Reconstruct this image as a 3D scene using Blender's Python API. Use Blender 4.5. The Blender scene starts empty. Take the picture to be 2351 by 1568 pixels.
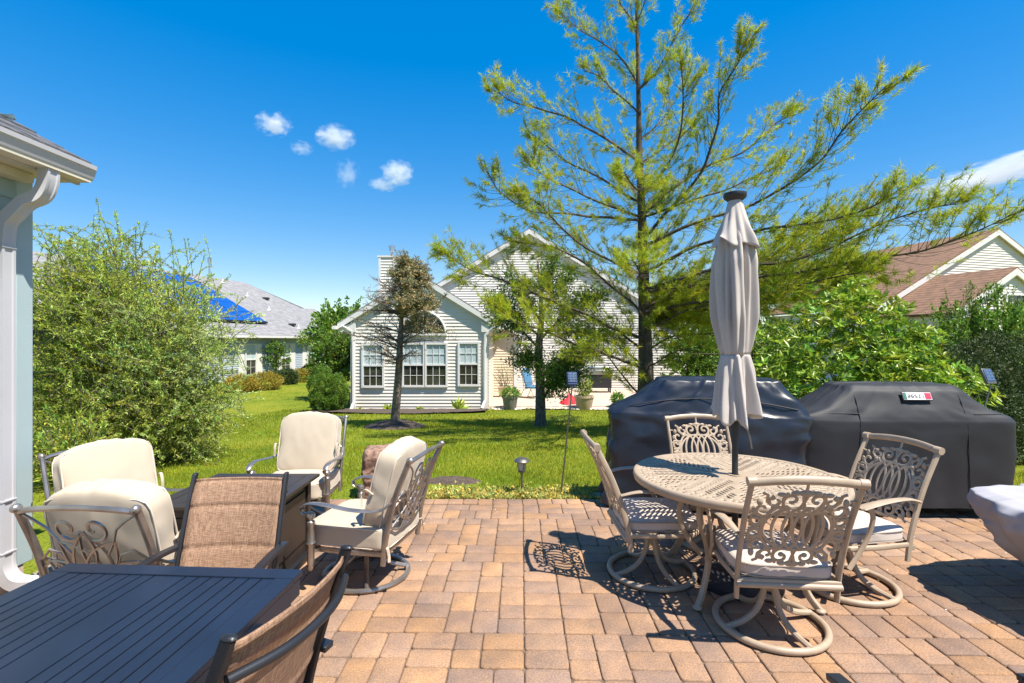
import bpy, math, random
import numpy as np
from mathutils import Vector, Matrix, noise as mnoise
random.seed(11)
RNG = np.random.default_rng(11)
R_ = math.radians
pi = math.pi
sc = bpy.context.scene
COL = sc.collection
# ---- camera model: photo measured on a 2351-pixel-wide copy; level camera, eye 1.6 m above the patio
F, CX, CY, EYE = 1150.0, 1175.5, 784.0, 1.6
def P(px, py, Y):
    return Vector(((px - CX) / F * Y, Y, EYE - (py - CY) / F * Y))
def gz(x, y):
    """height of the lawn"""
    if y < 5.12: return -0.05
    if y < 17.7: return -0.03 - 0.79 * (y - 5.12) / 12.58
    if y < 25: return -0.82 + 0.07 * (y - 17.7) / 7.3
    if y < 40: return -0.75 + 0.33 * (y - 25) / 15
    return -0.42

# ------------------------------------------------------------------ materials
def mat(name, col, rough=.6, metal=0., var=0., vscale=8., col2=None, bump=0., bscale=60., spec=.5, tint=False,
        transl=0., coat=0., sheen=0., stretch=None, coord='Object', detail=4.):
    m = bpy.data.materials.new(name); m.use_nodes = True
    nt = m.node_tree; N = nt.nodes; L = nt.links
    b = N['Principled BSDF']; out = N['Material Output']
    b.inputs['Roughness'].default_value = rough; b.inputs['Metallic'].default_value = metal
    b.inputs['Specular IOR Level'].default_value = spec
    b.inputs['Coat Weight'].default_value = coat
    b.inputs['Sheen Weight'].default_value = sheen
    c4 = (*col, 1)
    b.inputs['Base Color'].default_value = c4
    csock = None
    tc = N.new('ShaderNodeTexCoord'); vec = tc.outputs[coord]
    if stretch:
        mp = N.new('ShaderNodeMapping'); mp.inputs['Scale'].default_value = stretch
        L.new(vec, mp.inputs['Vector']); vec = mp.outputs['Vector']
    if var > 0 or col2:
        n = N.new('ShaderNodeTexNoise'); n.inputs['Scale'].default_value = vscale; n.inputs['Detail'].default_value = detail
        L.new(vec, n.inputs['Vector'])
        r = N.new('ShaderNodeMapRange'); r.inputs['From Min'].default_value = .3; r.inputs['From Max'].default_value = .7
        L.new(n.outputs['Fac'], r.inputs['Value'])
        mx = N.new('ShaderNodeMix'); mx.data_type = 'RGBA'
        a = c4; bb = (*col2, 1) if col2 else tuple(min(1, c * (1 + var)) for c in col) + (1,)
        if not col2: a = tuple(c * (1 - var) for c in col) + (1,)
        mx.inputs[6].default_value = a; mx.inputs[7].default_value = bb
        L.new(r.outputs['Result'], mx.inputs['Factor']); csock = mx.outputs[2]
    if tint:
        at = N.new('ShaderNodeAttribute'); at.attribute_name = 'tint'
        mu = N.new('ShaderNodeMix'); mu.data_type = 'RGBA'; mu.blend_type = 'MULTIPLY'; mu.inputs['Factor'].default_value = 1
        if csock: L.new(csock, mu.inputs[6])
        else: mu.inputs[6].default_value = c4
        L.new(at.outputs['Color'], mu.inputs[7]); csock = mu.outputs[2]
    if csock: L.new(csock, b.inputs['Base Color'])
    if bump > 0:
        n2 = N.new('ShaderNodeTexNoise'); n2.inputs['Scale'].default_value = bscale; n2.inputs['Detail'].default_value = 6
        L.new(vec, n2.inputs['Vector'])
        bp = N.new('ShaderNodeBump'); bp.inputs['Strength'].default_value = bump; bp.inputs['Distance'].default_value = .01
        L.new(n2.outputs['Fac'], bp.inputs['Height']); L.new(bp.outputs['Normal'], b.inputs['Normal'])
    if transl > 0:
        t = N.new('ShaderNodeBsdfTranslucent'); mixs = N.new('ShaderNodeMixShader'); mixs.inputs[0].default_value = transl
        if csock: L.new(csock, t.inputs['Color'])
        else: t.inputs['Color'].default_value = c4
        L.new(b.outputs[0], mixs.inputs[1]); L.new(t.outputs[0], mixs.inputs[2]); L.new(mixs.outputs[0], out.inputs['Surface'])
    return m

# ------------------------------------------------------------------ mesh builder
def spl(pts, n=8):
    """Catmull-Rom through pts"""
    p = [Vector(q) for q in pts]
    if len(p) < 3:
        return [p[0].lerp(p[-1], i / n) for i in range(n + 1)]
    out = []
    for i in range(len(p) - 1):
        p0 = p[i - 1] if i else p[0] * 2 - p[1]; p1 = p[i]; p2 = p[i + 1]
        p3 = p[i + 2] if i + 2 < len(p) else p[-1] * 2 - p[-2]
        for k in range(n):
            t = k / n
            out.append(.5 * ((2 * p1) + (p2 - p0) * t + (2 * p0 - 5 * p1 + 4 * p2 - p3) * t * t + (3 * p1 - p0 - 3 * p2 + p3) * t ** 3))
    out.append(p[-1]); return out

class MB:
    def __init__(s): s.v = []; s.f = []
    def add(s, vs, fs):
        o = len(s.v); s.v.extend(tuple(v) for v in vs); s.f.extend(tuple(i + o for i in f) for f in fs); return s
    def box(s, c, size, M=None):
        x, y, z = (d / 2 for d in size); c = Vector(c)
        vs = [Vector(q) for q in ((-x, -y, -z), (x, -y, -z), (x, y, -z), (-x, y, -z), (-x, -y, z), (x, -y, z), (x, y, z), (-x, y, z))]
        if M is not None: vs = [M @ v for v in vs]
        return s.add([v + c for v in vs], ((0, 3, 2, 1), (4, 5, 6, 7), (0, 1, 5, 4), (1, 2, 6, 5), (2, 3, 7, 6), (3, 0, 4, 7)))
    def bar(s, a, b, w, h, up=(0, 0, 1)):
        return s.tube([a, b], w / 2, n=4, rb=h / 2, up=up, rot=pi / 4, scale=math.sqrt(2))
    def tube(s, pts, r, n=8, rb=None, up=None, closed=False, rot=0., scale=1., caps=True):
        """r: radius (number or list) across `side`; rb: radius along the frame normal"""
        p = [Vector(q) for q in pts]; m = len(p)
        rr = list(r) if hasattr(r, '__len__') else [r] * m
        rbb = rr if rb is None else (list(rb) if hasattr(rb, '__len__') else [rb] * m)
        T = []
        for i in range(m):
            if closed: t = p[(i + 1) % m] - p[i - 1]
            else: t = p[min(i + 1, m - 1)] - p[max(i - 1, 0)]
            T.append(t.normalized() if t.length > 1e-9 else Vector((0, 0, 1)))
        upv = Vector(up) if up is not None else (Vector((0, 0, 1)) if abs(T[0].z) < .9 else Vector((1, 0, 0)))
        vs = []; nrm = None
        for i in range(m):
            ref = upv if (up is not None or nrm is None) else nrm
            nn = ref - T[i] * ref.dot(T[i])
            if nn.length < 1e-6: nn = T[i].orthogonal()
            nrm = nn.normalized(); side = T[i].cross(nrm)
            for k in range(n):
                a = 2 * pi * k / n + rot
                vs.append(p[i] + side * (math.cos(a) * rr[i] * scale) + nrm * (math.sin(a) * rbb[i] * scale))
        fs = []
        for i in range(m if closed else m - 1):
            j = (i + 1) % m
            for k in range(n):
                k2 = (k + 1) % n
                fs.append((i * n + k, i * n + k2, j * n + k2, j * n + k))
        if caps and not closed:
            fs.append(tuple(range(n - 1, -1, -1))); fs.append(tuple((m - 1) * n + k for k in range(n)))
        return s.add(vs, fs)
    def lathe(s, prof, n=24, c=(0, 0, 0), caps=True, M=None):
        c = Vector(c); vs = []; fs = []
        for r, z in prof:
            for k in range(n):
                a = 2 * pi * k / n; v = Vector((r * math.cos(a), r * math.sin(a), z))
                vs.append((M @ v if M is not None else v) + c)
        for i in range(len(prof) - 1):
            for k in range(n):
                k2 = (k + 1) % n; fs.append((i * n + k, i * n + k2, (i + 1) * n + k2, (i + 1) * n + k))
        if caps: fs.append(tuple(range(n - 1, -1, -1))); fs.append(tuple((len(prof) - 1) * n + k for k in range(n)))
        return s.add(vs, fs)
    def ball(s, c, r, n=12, m=8):
        rx, ry, rz = r if hasattr(r, '__len__') else (r, r, r)
        c = Vector(c); vs = []; fs = []
        for i in range(m + 1):
            t = -pi / 2 + pi * i / m
            for k in range(n):
                a = 2 * pi * k / n
                vs.append(c + Vector((rx * math.cos(t) * math.cos(a), ry * math.cos(t) * math.sin(a), rz * math.sin(t))))
        for i in range(m):
            for k in range(n):
                k2 = (k + 1) % n; fs.append((i * n + k, i * n + k2, (i + 1) * n + k2, (i + 1) * n + k))
        return s.add(vs, fs)
    def prism(s, pts, d):
        """closed polygon pts (3D) extruded by vector d"""
        n = len(pts); d = Vector(d); a = [Vector(p) for p in pts]
        fs = [tuple(range(n - 1, -1, -1)), tuple(range(n, 2 * n))] + [(i, (i + 1) % n, n + (i + 1) % n, n + i) for i in range(n)]
        return s.add(a + [p + d for p in a], fs)
    def grid(s, fn, nu, nv, closeu=False):
        vs = []; fs = []; U = nu if closeu else nu + 1
        for j in range(nv + 1):
            for i in range(U): vs.append(fn(i / nu, j / nv))
        for j in range(nv):
            for i in range(nu):
                i2 = (i + 1) % U; fs.append((j * U + i, j * U + i2, (j + 1) * U + i2, (j + 1) * U + i))
        return s.add(vs, fs)
    def cushion(s, w, d, h, M, k=5., n=12, puff=.15, wr=0., seed=0):
        """a stuffed box: superquadric w x d x h, bulging on its two large faces"""
        idx = {}; vs = []; fs = []
        def vid(x, y, z):
            key = (round(x, 4), round(y, 4), round(z, 4))
            if key not in idx:
                q = (abs(x) ** k + abs(y) ** k + abs(z) ** k) ** (1 / k)
                X, Y, Z = x / q, y / q, z / q
                Z *= 1 + puff * (1 - X * X) * (1 - Y * Y) * 1.6
                v = Vector((X * w / 2, Y * d / 2, Z * h / 2))
                if wr:
                    g = mnoise.noise(Vector((v.x * 6 + seed, v.y * 6, v.z * 6))) + 1.1 * (.12 - abs(mnoise.noise(Vector((v.x * 3 + seed * 2, v.y * 5 + v.x * 3, v.z * 4))))) + .6 * mnoise.noise(Vector((v.x * 17, v.y * 11 + seed, v.z * 9)))
                    v *= 1 + wr * g
                idx[key] = len(vs); vs.append(M @ v)
            return idx[key]
        t = [math.tan((-1 + 2 * i / n) * pi / 4) for i in range(n + 1)]
        for ax in range(3):
            for sg in (-1, 1):
                for i in range(n):
                    for j in range(n):
                        q = []
                        for a, b in ((i, j), (i + 1, j), (i + 1, j + 1), (i, j + 1)):
                            c = [0, 0, 0]; c[ax] = sg; c[(ax + 1) % 3] = t[a]; c[(ax + 2) % 3] = t[b]
                            q.append(vid(*c))
                        fs.append(tuple(q) if sg > 0 else tuple(q[::-1]))
        return s.add(vs, fs)
    def build(s, name, m, parent=None, smooth=True, angle=38, bevel=0., solid=0., loc=None):
        me = bpy.data.meshes.new(name); me.from_pydata(s.v, [], s.f); me.update()
        if m: me.materials.append(m)
        if smooth:
            me.polygons.foreach_set('use_smooth', [True] * len(me.polygons))
            try: me.set_sharp_from_angle(angle=R_(angle))
            except Exception: pass
        o = bpy.data.objects.new(name, me); COL.objects.link(o)
        if parent: o.parent = parent
        if loc is not None: o.location = loc
        if solid:
            md = o.modifiers.new('thick', 'SOLIDIFY'); md.thickness = solid; md.offset = 0
        if bevel:
            md = o.modifiers.new('edge', 'BEVEL'); md.width = bevel; md.segments = 2; md.limit_method = 'ANGLE'; md.angle_limit = R_(40)
        return o

def npmesh(name, V, Fc, m, parent=None, tint=None, smooth=False):
    V = np.asarray(V, np.float32).reshape(-1, 3); Fc = np.asarray(Fc, np.int32); k = Fc.shape[1]
    me = bpy.data.meshes.new(name)
    me.vertices.add(len(V)); me.vertices.foreach_set('co', V.ravel())
    me.loops.add(Fc.size); me.loops.foreach_set('vertex_index', Fc.ravel())
    me.polygons.add(len(Fc)); me.polygons.foreach_set('loop_start', np.arange(0, Fc.size, k, dtype=np.int32))
    me.update(calc_edges=True)
    if smooth: me.polygons.foreach_set('use_smooth', np.ones(len(Fc), bool))
    if tint is not None:
        a = me.attributes.new('tint', 'FLOAT_COLOR', 'POINT')
        t = np.ones((len(V), 4), np.float32); t[:, :3] = tint; a.data.foreach_set('color', t.ravel())
    if m: me.materials.append(m)
    o = bpy.data.objects.new(name, me); COL.objects.link(o)
    if parent: o.parent = parent
    return o

# ------------------------------------------------------------------ things
def tag(o, label=None, cat=None, group=None, kind=None):
    if label: o['label'] = label
    if cat: o['category'] = cat
    if group: o['group'] = group
    if kind: o['kind'] = kind
    return o
def thing(name, label, cat, loc=(0, 0, 0), rz=0., group=None):
    o = bpy.data.objects.new(name, None); COL.objects.link(o); o.empty_display_size = .1
    o.location = loc; o.rotation_euler = (0, 0, rz)
    return tag(o, label, cat, group)
def copy_tree(o, loc=None, rz=None, label=None, parent=None):
    c = o.copy(); COL.objects.link(c)
    if parent: c.parent = parent
    if loc is not None: c.location = loc
    if rz is not None: c.rotation_euler = (0, 0, rz)
    if label: c['label'] = label
    for ch in list(o.children): copy_tree(ch, parent=c)
    return c
def face_rz(fx, fy):
    """z rotation that turns local +Y to (fx, fy)"""
    return math.atan2(-fx, fy)
def unit(a):
    return a / np.maximum(np.linalg.norm(a, axis=-1, keepdims=True), 1e-9)

# ------------------------------------------------------------------ foliage
def leaf_mesh(name, pos, dirs, L, W, m, parent=None, tint=None, flat=0., rng=RNG, fold=.0):
    """one pointed leaf (two folded halves share a midrib) per position"""
    n = len(pos); d = unit(np.asarray(dirs, float)); pos = np.asarray(pos, float)
    rv = unit(rng.normal(size=(n, 3)) + np.array([0, 0, 1.]) * flat)      # leaf normal leans to this
    side = unit(np.cross(d, rv)); nor = np.cross(side, d)
    L = np.broadcast_to(np.asarray(L, float), (n,))[:, None] * rng.uniform(.7, 1.2, (n, 1))
    W = np.broadcast_to(np.asarray(W, float), (n,))[:, None] * rng.uniform(.75, 1.15, (n, 1))
    V = np.empty((n, 4, 3))
    V[:, 0] = pos
    V[:, 1] = pos + d * L * .48 + side * W * .5 + nor * W * fold
    V[:, 2] = pos + d * L - nor * L * .12
    V[:, 3] = pos + d * L * .48 - side * W * .5 + nor * W * fold
    b = np.arange(n)[:, None] * 4
    Fc = np.concatenate([b + np.array([[0, 1, 2]]), b + np.array([[0, 2, 3]])], 0) if fold else b + np.array([[0, 1, 2, 3]])
    t = None if tint is None else np.repeat(tint, 4, 0)
    return npmesh(name, V, Fc, m, parent, t)
def needle_mesh(name, pos, dirs, L, W, m, parent=None, tint=None, rng=RNG):
    n = len(pos); d = unit(dirs); side = unit(np.cross(d, rng.normal(size=(n, 3))))
    L = np.broadcast_to(np.asarray(L, float), (n,))[:, None] * rng.uniform(.7, 1.2, (n, 1))
    V = np.empty((n, 3, 3)); V[:, 0] = pos - side * W / 2; V[:, 1] = pos + side * W / 2; V[:, 2] = pos + d * L
    Fc = np.arange(n)[:, None] * 3 + np.array([[0, 1, 2]])
    t = None if tint is None else np.repeat(tint, 3, 0)
    return npmesh(name, V, Fc, m, parent, t)
def tints(n, lo=.6, hi=1.35, warm=.25, rng=RNG):
    v = rng.uniform(lo, hi, (n, 1)); w = rng.normal(0, warm, (n, 1))
    return np.clip(np.concatenate([v * (1 + w), v, v * (1 - w * .6)], 1), .05, 2.5)
# ================================================================== camera, sky, sun
cam = bpy.data.cameras.new('camera'); cam_o = bpy.data.objects.new('camera', cam); COL.objects.link(cam_o)
cam.sensor_width = 36; cam.lens = 36 * F / 2351; cam.clip_start = .05; cam.clip_end = 4000
cam_o.location = (0, 0, EYE); cam_o.rotation_euler = (pi / 2, 0, 0)
sc.camera = cam_o
SUN = Vector((.45, -.345, 1.05)).normalized()          # towards the sun: right, behind the camera, 60 degrees up
elev = math.asin(SUN.z); azim = math.atan2(SUN.x, SUN.y)
w = bpy.data.worlds.new('World'); sc.world = w; w.use_nodes = True
nt = w.node_tree; bg = nt.nodes['Background']
sky = nt.nodes.new('ShaderNodeTexSky'); sky.sky_type = 'NISHITA'; sky.sun_disc = False
sky.sun_elevation = elev; sky.sun_rotation = azim
sky.air_density = 1.0; sky.dust_density = .25; sky.ozone_density = 1.6; sky.altitude = 0
hs = nt.nodes.new('ShaderNodeHueSaturation'); hs.inputs['Saturation'].default_value = 2.4
hs.inputs['Hue'].default_value = .509
gm = nt.nodes.new('ShaderNodeGamma'); gm.inputs[1].default_value = .5       # evens the sky out towards the horizon, as in the deep blue photo
s1 = nt.nodes.new('ShaderNodeVectorMath'); s1.operation = 'SCALE'; s1.inputs[3].default_value = .12
s2 = nt.nodes.new('ShaderNodeVectorMath'); s2.operation = 'SCALE'; s2.inputs[3].default_value = 4.15
for a, b in ((sky.outputs[0], s1.inputs[0]), (s1.outputs[0], gm.inputs[0]), (gm.outputs[0], s2.inputs[0]), (s2.outputs[0], hs.inputs['Color'])): nt.links.new(a, b)
pass; nt.links.new(hs.outputs[0], bg.inputs['Color'])
bg.inputs['Strength'].default_value = .15
sl = bpy.data.lights.new('sun', 'SUN'); sl.energy = 5.0; sl.angle = R_(.53); sl.color = (1, .94, .83)
so = bpy.data.objects.new('sun', sl); COL.objects.link(so); so.rotation_euler = SUN.to_track_quat('Z', 'Y').to_euler(); so.location = (8, -8, 20)
sc.view_settings.view_transform = 'Standard'; sc.view_settings.look = 'None'
sc.view_settings.exposure = .95; sc.view_settings.gamma = 1
sc.cycles.volume_bounces = 3; sc.cycles.max_bounces = 8; sc.cycles.transparent_max_bounces = 12
sc.cycles.use_adaptive_sampling = True
try: sc.cycles.use_denoising = True
except Exception: pass

# ================================================================== materials
M = {}
M['tan'] = mat('tan_cast_metal', (.365, .28, .20), .45, .0, var=.10, vscale=14, bump=.06, bscale=160)
M['bronze'] = mat('taupe_metal', (.36, .32, .29), .34, .82, var=.22, vscale=10, bump=.08, bscale=120)
M['black'] = mat('black_metal', (.014, .015, .019), .42, .0, var=.15, vscale=9, spec=.55, bump=.04, bscale=200)
M['table'] = mat('black_slat_metal', (.008, .014, .030), .44, 0, var=.2, vscale=5, spec=.6, bump=.05, bscale=260)
M['fire'] = mat('brown_metal', (.035, .026, .022), .45, .2, var=.2, vscale=6, spec=.6)
M['cream'] = mat('cream_fabric', (.46, .385, .295), .9, var=.05, vscale=4, sheen=.2, bump=.12, bscale=420)
M['piping'] = mat('grey_piping', (.30, .25, .21), .9)
M['creampipe'] = mat('cream_piping', (.55, .48, .40), .9)
M['beige'] = mat('beige_fabric', (.50, .425, .37), .92, var=.06, vscale=6, sheen=.2, bump=.12, bscale=420)
M['umb'] = mat('grey_umbrella_fabric', (.50, .445, .41), .9, var=.06, vscale=5, sheen=.15, bump=.1, bscale=380, transl=.08)
M['cover'] = mat('charcoal_cover', (.019, .020, .024), .62, var=.2, vscale=3, spec=.4, bump=.14, bscale=240)
M['coverblue'] = mat('navy_vinyl_cover', (.011, .015, .026), .37, var=.25, vscale=3, spec=.6, bump=.05, bscale=80)
M['covergrey'] = mat('grey_cover', (.36, .35, .38), .8, var=.1, vscale=4, bump=.1, bscale=300)
M['whiteown'] = mat('white_gutter_metal', (.47, .465, .49), .4, var=.03, vscale=2)
M['white'] = mat('white_vinyl', (.66, .64, .62), .45, var=.03, vscale=2)
M['sidewhite'] = mat('cream_white_siding', (.66, .62, .56), .55, var=.05, vscale=1.2, bump=.05, bscale=30)
M['sidebeige'] = mat('beige_siding', (.66, .57, .44), .55, var=.04, vscale=1.2)
M['sideblue'] = mat('pale_blue_siding', (.37, .42, .48), .55, var=.05, vscale=1.2)
M['sideown'] = mat('pale_teal_siding', (.36, .45, .47), .5, var=.04, vscale=2)
M['soffit'] = mat('cream_soffit', (.62, .57, .46), .6, var=.04, vscale=3)
M['shinglegrey'] = mat('light_grey_shingle', (.215, .21, .215), .9, var=.22, vscale=3, bump=.5, bscale=14)
M['shingledark'] = mat('dark_grey_shingle', (.09, .09, .10), .85, var=.4, vscale=24, bump=.5, bscale=60)
M['shinglebrown'] = mat('brown_shingle', (.20, .108, .062), .9, var=.25, vscale=4, bump=.4, bscale=14)
M['solar'] = mat('blue_solar_panel', (.012, .075, .33), .12, spec=.9, var=.1, vscale=1)
M['glass'] = mat('window_glass', (.035, .035, .033), .06, spec=.8, var=.5, vscale=2.5)
M['blind'] = mat('pale_blind_behind_glass', (.42, .50, .53), .12, spec=.7, var=.08, vscale=3)
M['bark'] = mat('grey_brown_bark', (.085, .066, .05), .95, var=.45, vscale=9, bump=1., bscale=22, stretch=(1, 1, .25))
M['barkspot'] = mat('spotted_bark', (.06, .044, .033), .95, col2=(.24, .20, .165), vscale=22, bump=.8, bscale=30, stretch=(1, 1, .5))
M['twig'] = mat('twig', (.10, .078, .055), .9, var=.3, vscale=10)
M['deadtwig'] = mat('dead_twig', (.12, .095, .075), .9, var=.3, vscale=10)
M['needle'] = mat('pine_needle', (.36, .40, .022), .6, tint=True, transl=.55)
M['spruce'] = mat('brown_green_needle', (.29, .25, .115), .7, tint=True, transl=.15)
M['willow'] = mat('willow_leaf', (.36, .44, .065), .5, tint=True, transl=.45)
M['leaf'] = mat('glossy_leaf', (.22, .32, .028), .38, tint=True, transl=.35)
M['leafmid'] = mat('mid_green_leaf', (.12, .21, .022), .5, tint=True, transl=.3)
M['leafdark'] = mat('dark_green_needle', (.045, .075, .016), .6, tint=True, transl=.2)
M['leafgold'] = mat('golden_leaf', (.36, .28, .03), .6, tint=True, transl=.25)
M['grassblade'] = mat('grass_blade', (.245, .295, .013), .5, tint=True, transl=.38)
M['sedum'] = mat('sedum_leaf', (.46, .42, .10), .6, tint=True, transl=.3)
M['mulch'] = mat('dark_mulch', (.045, .032, .025), .95, col2=(.11, .08, .06), vscale=30, bump=1., bscale=60)
M['granite'] = mat('rough_brown_stone', (.34, .21, .145), .95, col2=(.13, .075, .06), vscale=26, bump=1., bscale=35)
M['rock'] = mat('grey_rock', (.30, .30, .29), .9, col2=(.14, .14, .13), vscale=14, bump=1., bscale=40)
M['pebble'] = mat('white_pebble', (.62, .57, .49), .8, tint=True)
M['concrete'] = mat('tan_concrete', (.50, .38, .29), .9, var=.12, vscale=2, bump=.2, bscale=30)
M['steel'] = mat('stainless_steel', (.55, .56, .58), .28, .9)
M['clay'] = mat('beige_clay', (.42, .32, .24), .85, var=.1, vscale=6)
M['greypot'] = mat('grey_resin', (.17, .165, .155), .7, var=.1, vscale=6)
M['blackpot'] = mat('black_resin', (.02, .022, .028), .5)
M['blue'] = mat('blue_fabric', (.06, .17, .30), .85, var=.15, vscale=12)
M['navy'] = mat('navy_fabric', (.03, .05, .13), .8, var=.15, vscale=12)
M['red'] = mat('red_fabric', (.55, .02, .03), .7, var=.15, vscale=10)
M['solarcell'] = mat('solar_cell', (.07, .10, .16), .15, spec=.8, var=.3, vscale=40)
M['pewter'] = mat('pewter_metal', (.20, .185, .17), .4, .8)
M['frost'] = mat('frosted_glass', (.42, .43, .42), .2, spec=.7)
M['soil'] = mat('gravelly_soil', (.16, .125, .09), .95, col2=(.42, .36, .29), vscale=70, bump=1., bscale=80)

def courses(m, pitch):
    # shingle courses: the shadow line of each row is painted into the colour
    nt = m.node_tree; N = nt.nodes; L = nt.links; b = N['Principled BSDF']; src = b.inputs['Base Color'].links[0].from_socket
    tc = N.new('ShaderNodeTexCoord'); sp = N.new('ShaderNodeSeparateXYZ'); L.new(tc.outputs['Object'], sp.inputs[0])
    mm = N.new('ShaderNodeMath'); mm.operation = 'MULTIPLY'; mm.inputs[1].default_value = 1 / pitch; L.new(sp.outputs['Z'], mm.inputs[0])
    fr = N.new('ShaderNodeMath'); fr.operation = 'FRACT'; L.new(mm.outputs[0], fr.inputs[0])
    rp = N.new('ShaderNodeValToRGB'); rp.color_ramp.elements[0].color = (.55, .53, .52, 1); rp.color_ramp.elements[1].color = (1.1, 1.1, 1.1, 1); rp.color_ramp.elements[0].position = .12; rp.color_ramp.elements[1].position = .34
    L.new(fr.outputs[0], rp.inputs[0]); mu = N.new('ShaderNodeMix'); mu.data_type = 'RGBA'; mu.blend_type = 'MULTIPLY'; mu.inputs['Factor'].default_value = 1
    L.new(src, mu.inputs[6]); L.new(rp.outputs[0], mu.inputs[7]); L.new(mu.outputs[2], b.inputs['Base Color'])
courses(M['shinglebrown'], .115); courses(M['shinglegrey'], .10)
# sling weave: two crossed sets of fine bands
def sling_mat():
    m = bpy.data.materials.new('brown_sling_weave'); m.use_nodes = True; nt = m.node_tree; N = nt.nodes; L = nt.links
    b = N['Principled BSDF']; b.inputs['Roughness'].default_value = .8
    tc = N.new('ShaderNodeTexCoord')
    def streak(scale):
        mp = N.new('ShaderNodeMapping'); mp.inputs['Scale'].default_value = scale
        n = N.new('ShaderNodeTexNoise'); n.inputs['Scale'].default_value = 1; n.inputs['Detail'].default_value = 2
        L.new(tc.outputs['Object'], mp.inputs['Vector']); L.new(mp.outputs[0], n.inputs['Vector']); return n.outputs['Fac']
    a = streak((260, 24, 24)); c = streak((18, 300, 300))
    ad = N.new('ShaderNodeMath'); ad.operation = 'ADD'; L.new(a, ad.inputs[0]); L.new(c, ad.inputs[1])
    mr = N.new('ShaderNodeMapRange'); mr.inputs[1].default_value = .72; mr.inputs[2].default_value = 1.28
    L.new(ad.outputs[0], mr.inputs[0])
    cr = N.new('ShaderNodeValToRGB'); cr.color_ramp.elements[0].color = (.17, .09, .052, 1); cr.color_ramp.elements[1].color = (.38, .235, .15, 1)
    L.new(mr.outputs[0], cr.inputs[0]); L.new(cr.outputs[0], b.inputs['Base Color'])
    bp = N.new('ShaderNodeBump'); bp.inputs['Strength'].default_value = .3; bp.inputs['Distance'].default_value = .004
    L.new(mr.outputs[0], bp.inputs['Height']); L.new(bp.outputs[0], b.inputs['Normal'])
    return m
M['sling'] = sling_mat()

# lawn: blade-coloured noise at several scales
def lawn_mat():
    m = bpy.data.materials.new('lawn_turf'); m.use_nodes = True; nt = m.node_tree; N = nt.nodes; L = nt.links
    b = N['Principled BSDF']; b.inputs['Roughness'].default_value = .9; b.inputs['Specular IOR Level'].default_value = .2
    tc = N.new('ShaderNodeTexCoord')
    def nz(s, d=5):
        n = N.new('ShaderNodeTexNoise'); n.inputs['Scale'].default_value = s; n.inputs['Detail'].default_value = d
        L.new(tc.outputs['Object'], n.inputs['Vector']); return n.outputs['Fac']
    def ramp(fac, c0, c1, lo=.35, hi=.65):
        r = N.new('ShaderNodeValToRGB'); r.color_ramp.elements[0].position = lo; r.color_ramp.elements[1].position = hi
        r.color_ramp.elements[0].color = (*c0, 1); r.color_ramp.elements[1].color = (*c1, 1); L.new(fac, r.inputs[0]); return r.outputs[0]
    a = ramp(nz(.9), (.145, .195, .010), (.235, .25, .018))
    c = ramp(nz(38), (.55, .6, .5), (1.35, 1.3, 1.3), .3, .7)
    mu = N.new('ShaderNodeMix'); mu.data_type = 'RGBA'; mu.blend_type = 'MULTIPLY'; mu.inputs['Factor'].default_value = 1
    L.new(a, mu.inputs[6]); L.new(c, mu.inputs[7]); L.new(mu.outputs[2], b.inputs['Base Color'])
    bp = N.new('ShaderNodeBump'); bp.inputs['Strength'].default_value = 1; bp.inputs['Distance'].default_value = .04
    L.new(nz(45, 3), bp.inputs['Height']); L.new(bp.outputs[0], b.inputs['Normal'])
    return m
M['lawn'] = lawn_mat()

# ================================================================== ground
def build_lawn():
    xs = np.unique(np.concatenate([np.linspace(-400, -40, 10), np.linspace(-40, 40, 81), np.linspace(40, 400, 10)]))
    ys = np.unique(np.concatenate([np.linspace(-60, 4, 8), np.linspace(4.9, 5.3, 9), np.linspace(5.4, 45, 100), np.linspace(50, 900, 14)]))
    V = [(x, y, gz(x, y) + (.025 * mnoise.noise(Vector((x * .35, y * .35, 0))) if y > 5.4 else 0)) for y in ys for x in xs]
    n = len(xs); Fc = [(j * n + i, j * n + i + 1, (j + 1) * n + i + 1, (j + 1) * n + i) for j in range(len(ys) - 1) for i in range(n - 1)]
    tag(npmesh('lawn', V, Fc, M['lawn'], smooth=True), kind='structure')
build_lawn()

# ------------------------------------------------------------------ paver patio
CELL = .0742
def tile_torus(W, Hh, seed):
    rnd = random.Random(seed); g = [[-1] * W for _ in range(Hh)]; tiles = []
    sys_steps = [0]
    def rec():
        sys_steps[0] += 1
        if sys_steps[0] > 60000: raise RuntimeError
        for y in range(Hh):
            for x in range(W):
                if g[y][x] < 0:
                    opts = [(3, 2), (2, 3), (2, 2)]; rnd.shuffle(opts)
                    if rnd.random() < .75: opts.sort(key=lambda o: o == (2, 2))
                    for w_, h_ in opts:
                        if y + h_ > Hh or x + w_ > W: continue
                        if all(g[y + b][x + a] < 0 for a in range(w_) for b in range(h_)):
                            for a in range(w_):
                                for b in range(h_): g[y + b][x + a] = len(tiles)
                            tiles.append((x, y, w_, h_))
                            if rec(): return True
                            tiles.pop()
                            for a in range(w_):
                                for b in range(h_): g[y + b][x + a] = -1
                    return False
        return True
    return tiles if rec() else None
def tile_block(W, Hh, seed):
    for k in range(200):
        try:
            t = tile_torus(W, Hh, seed + k)
            if t: return t
        except RuntimeError: pass
    return None
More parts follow.
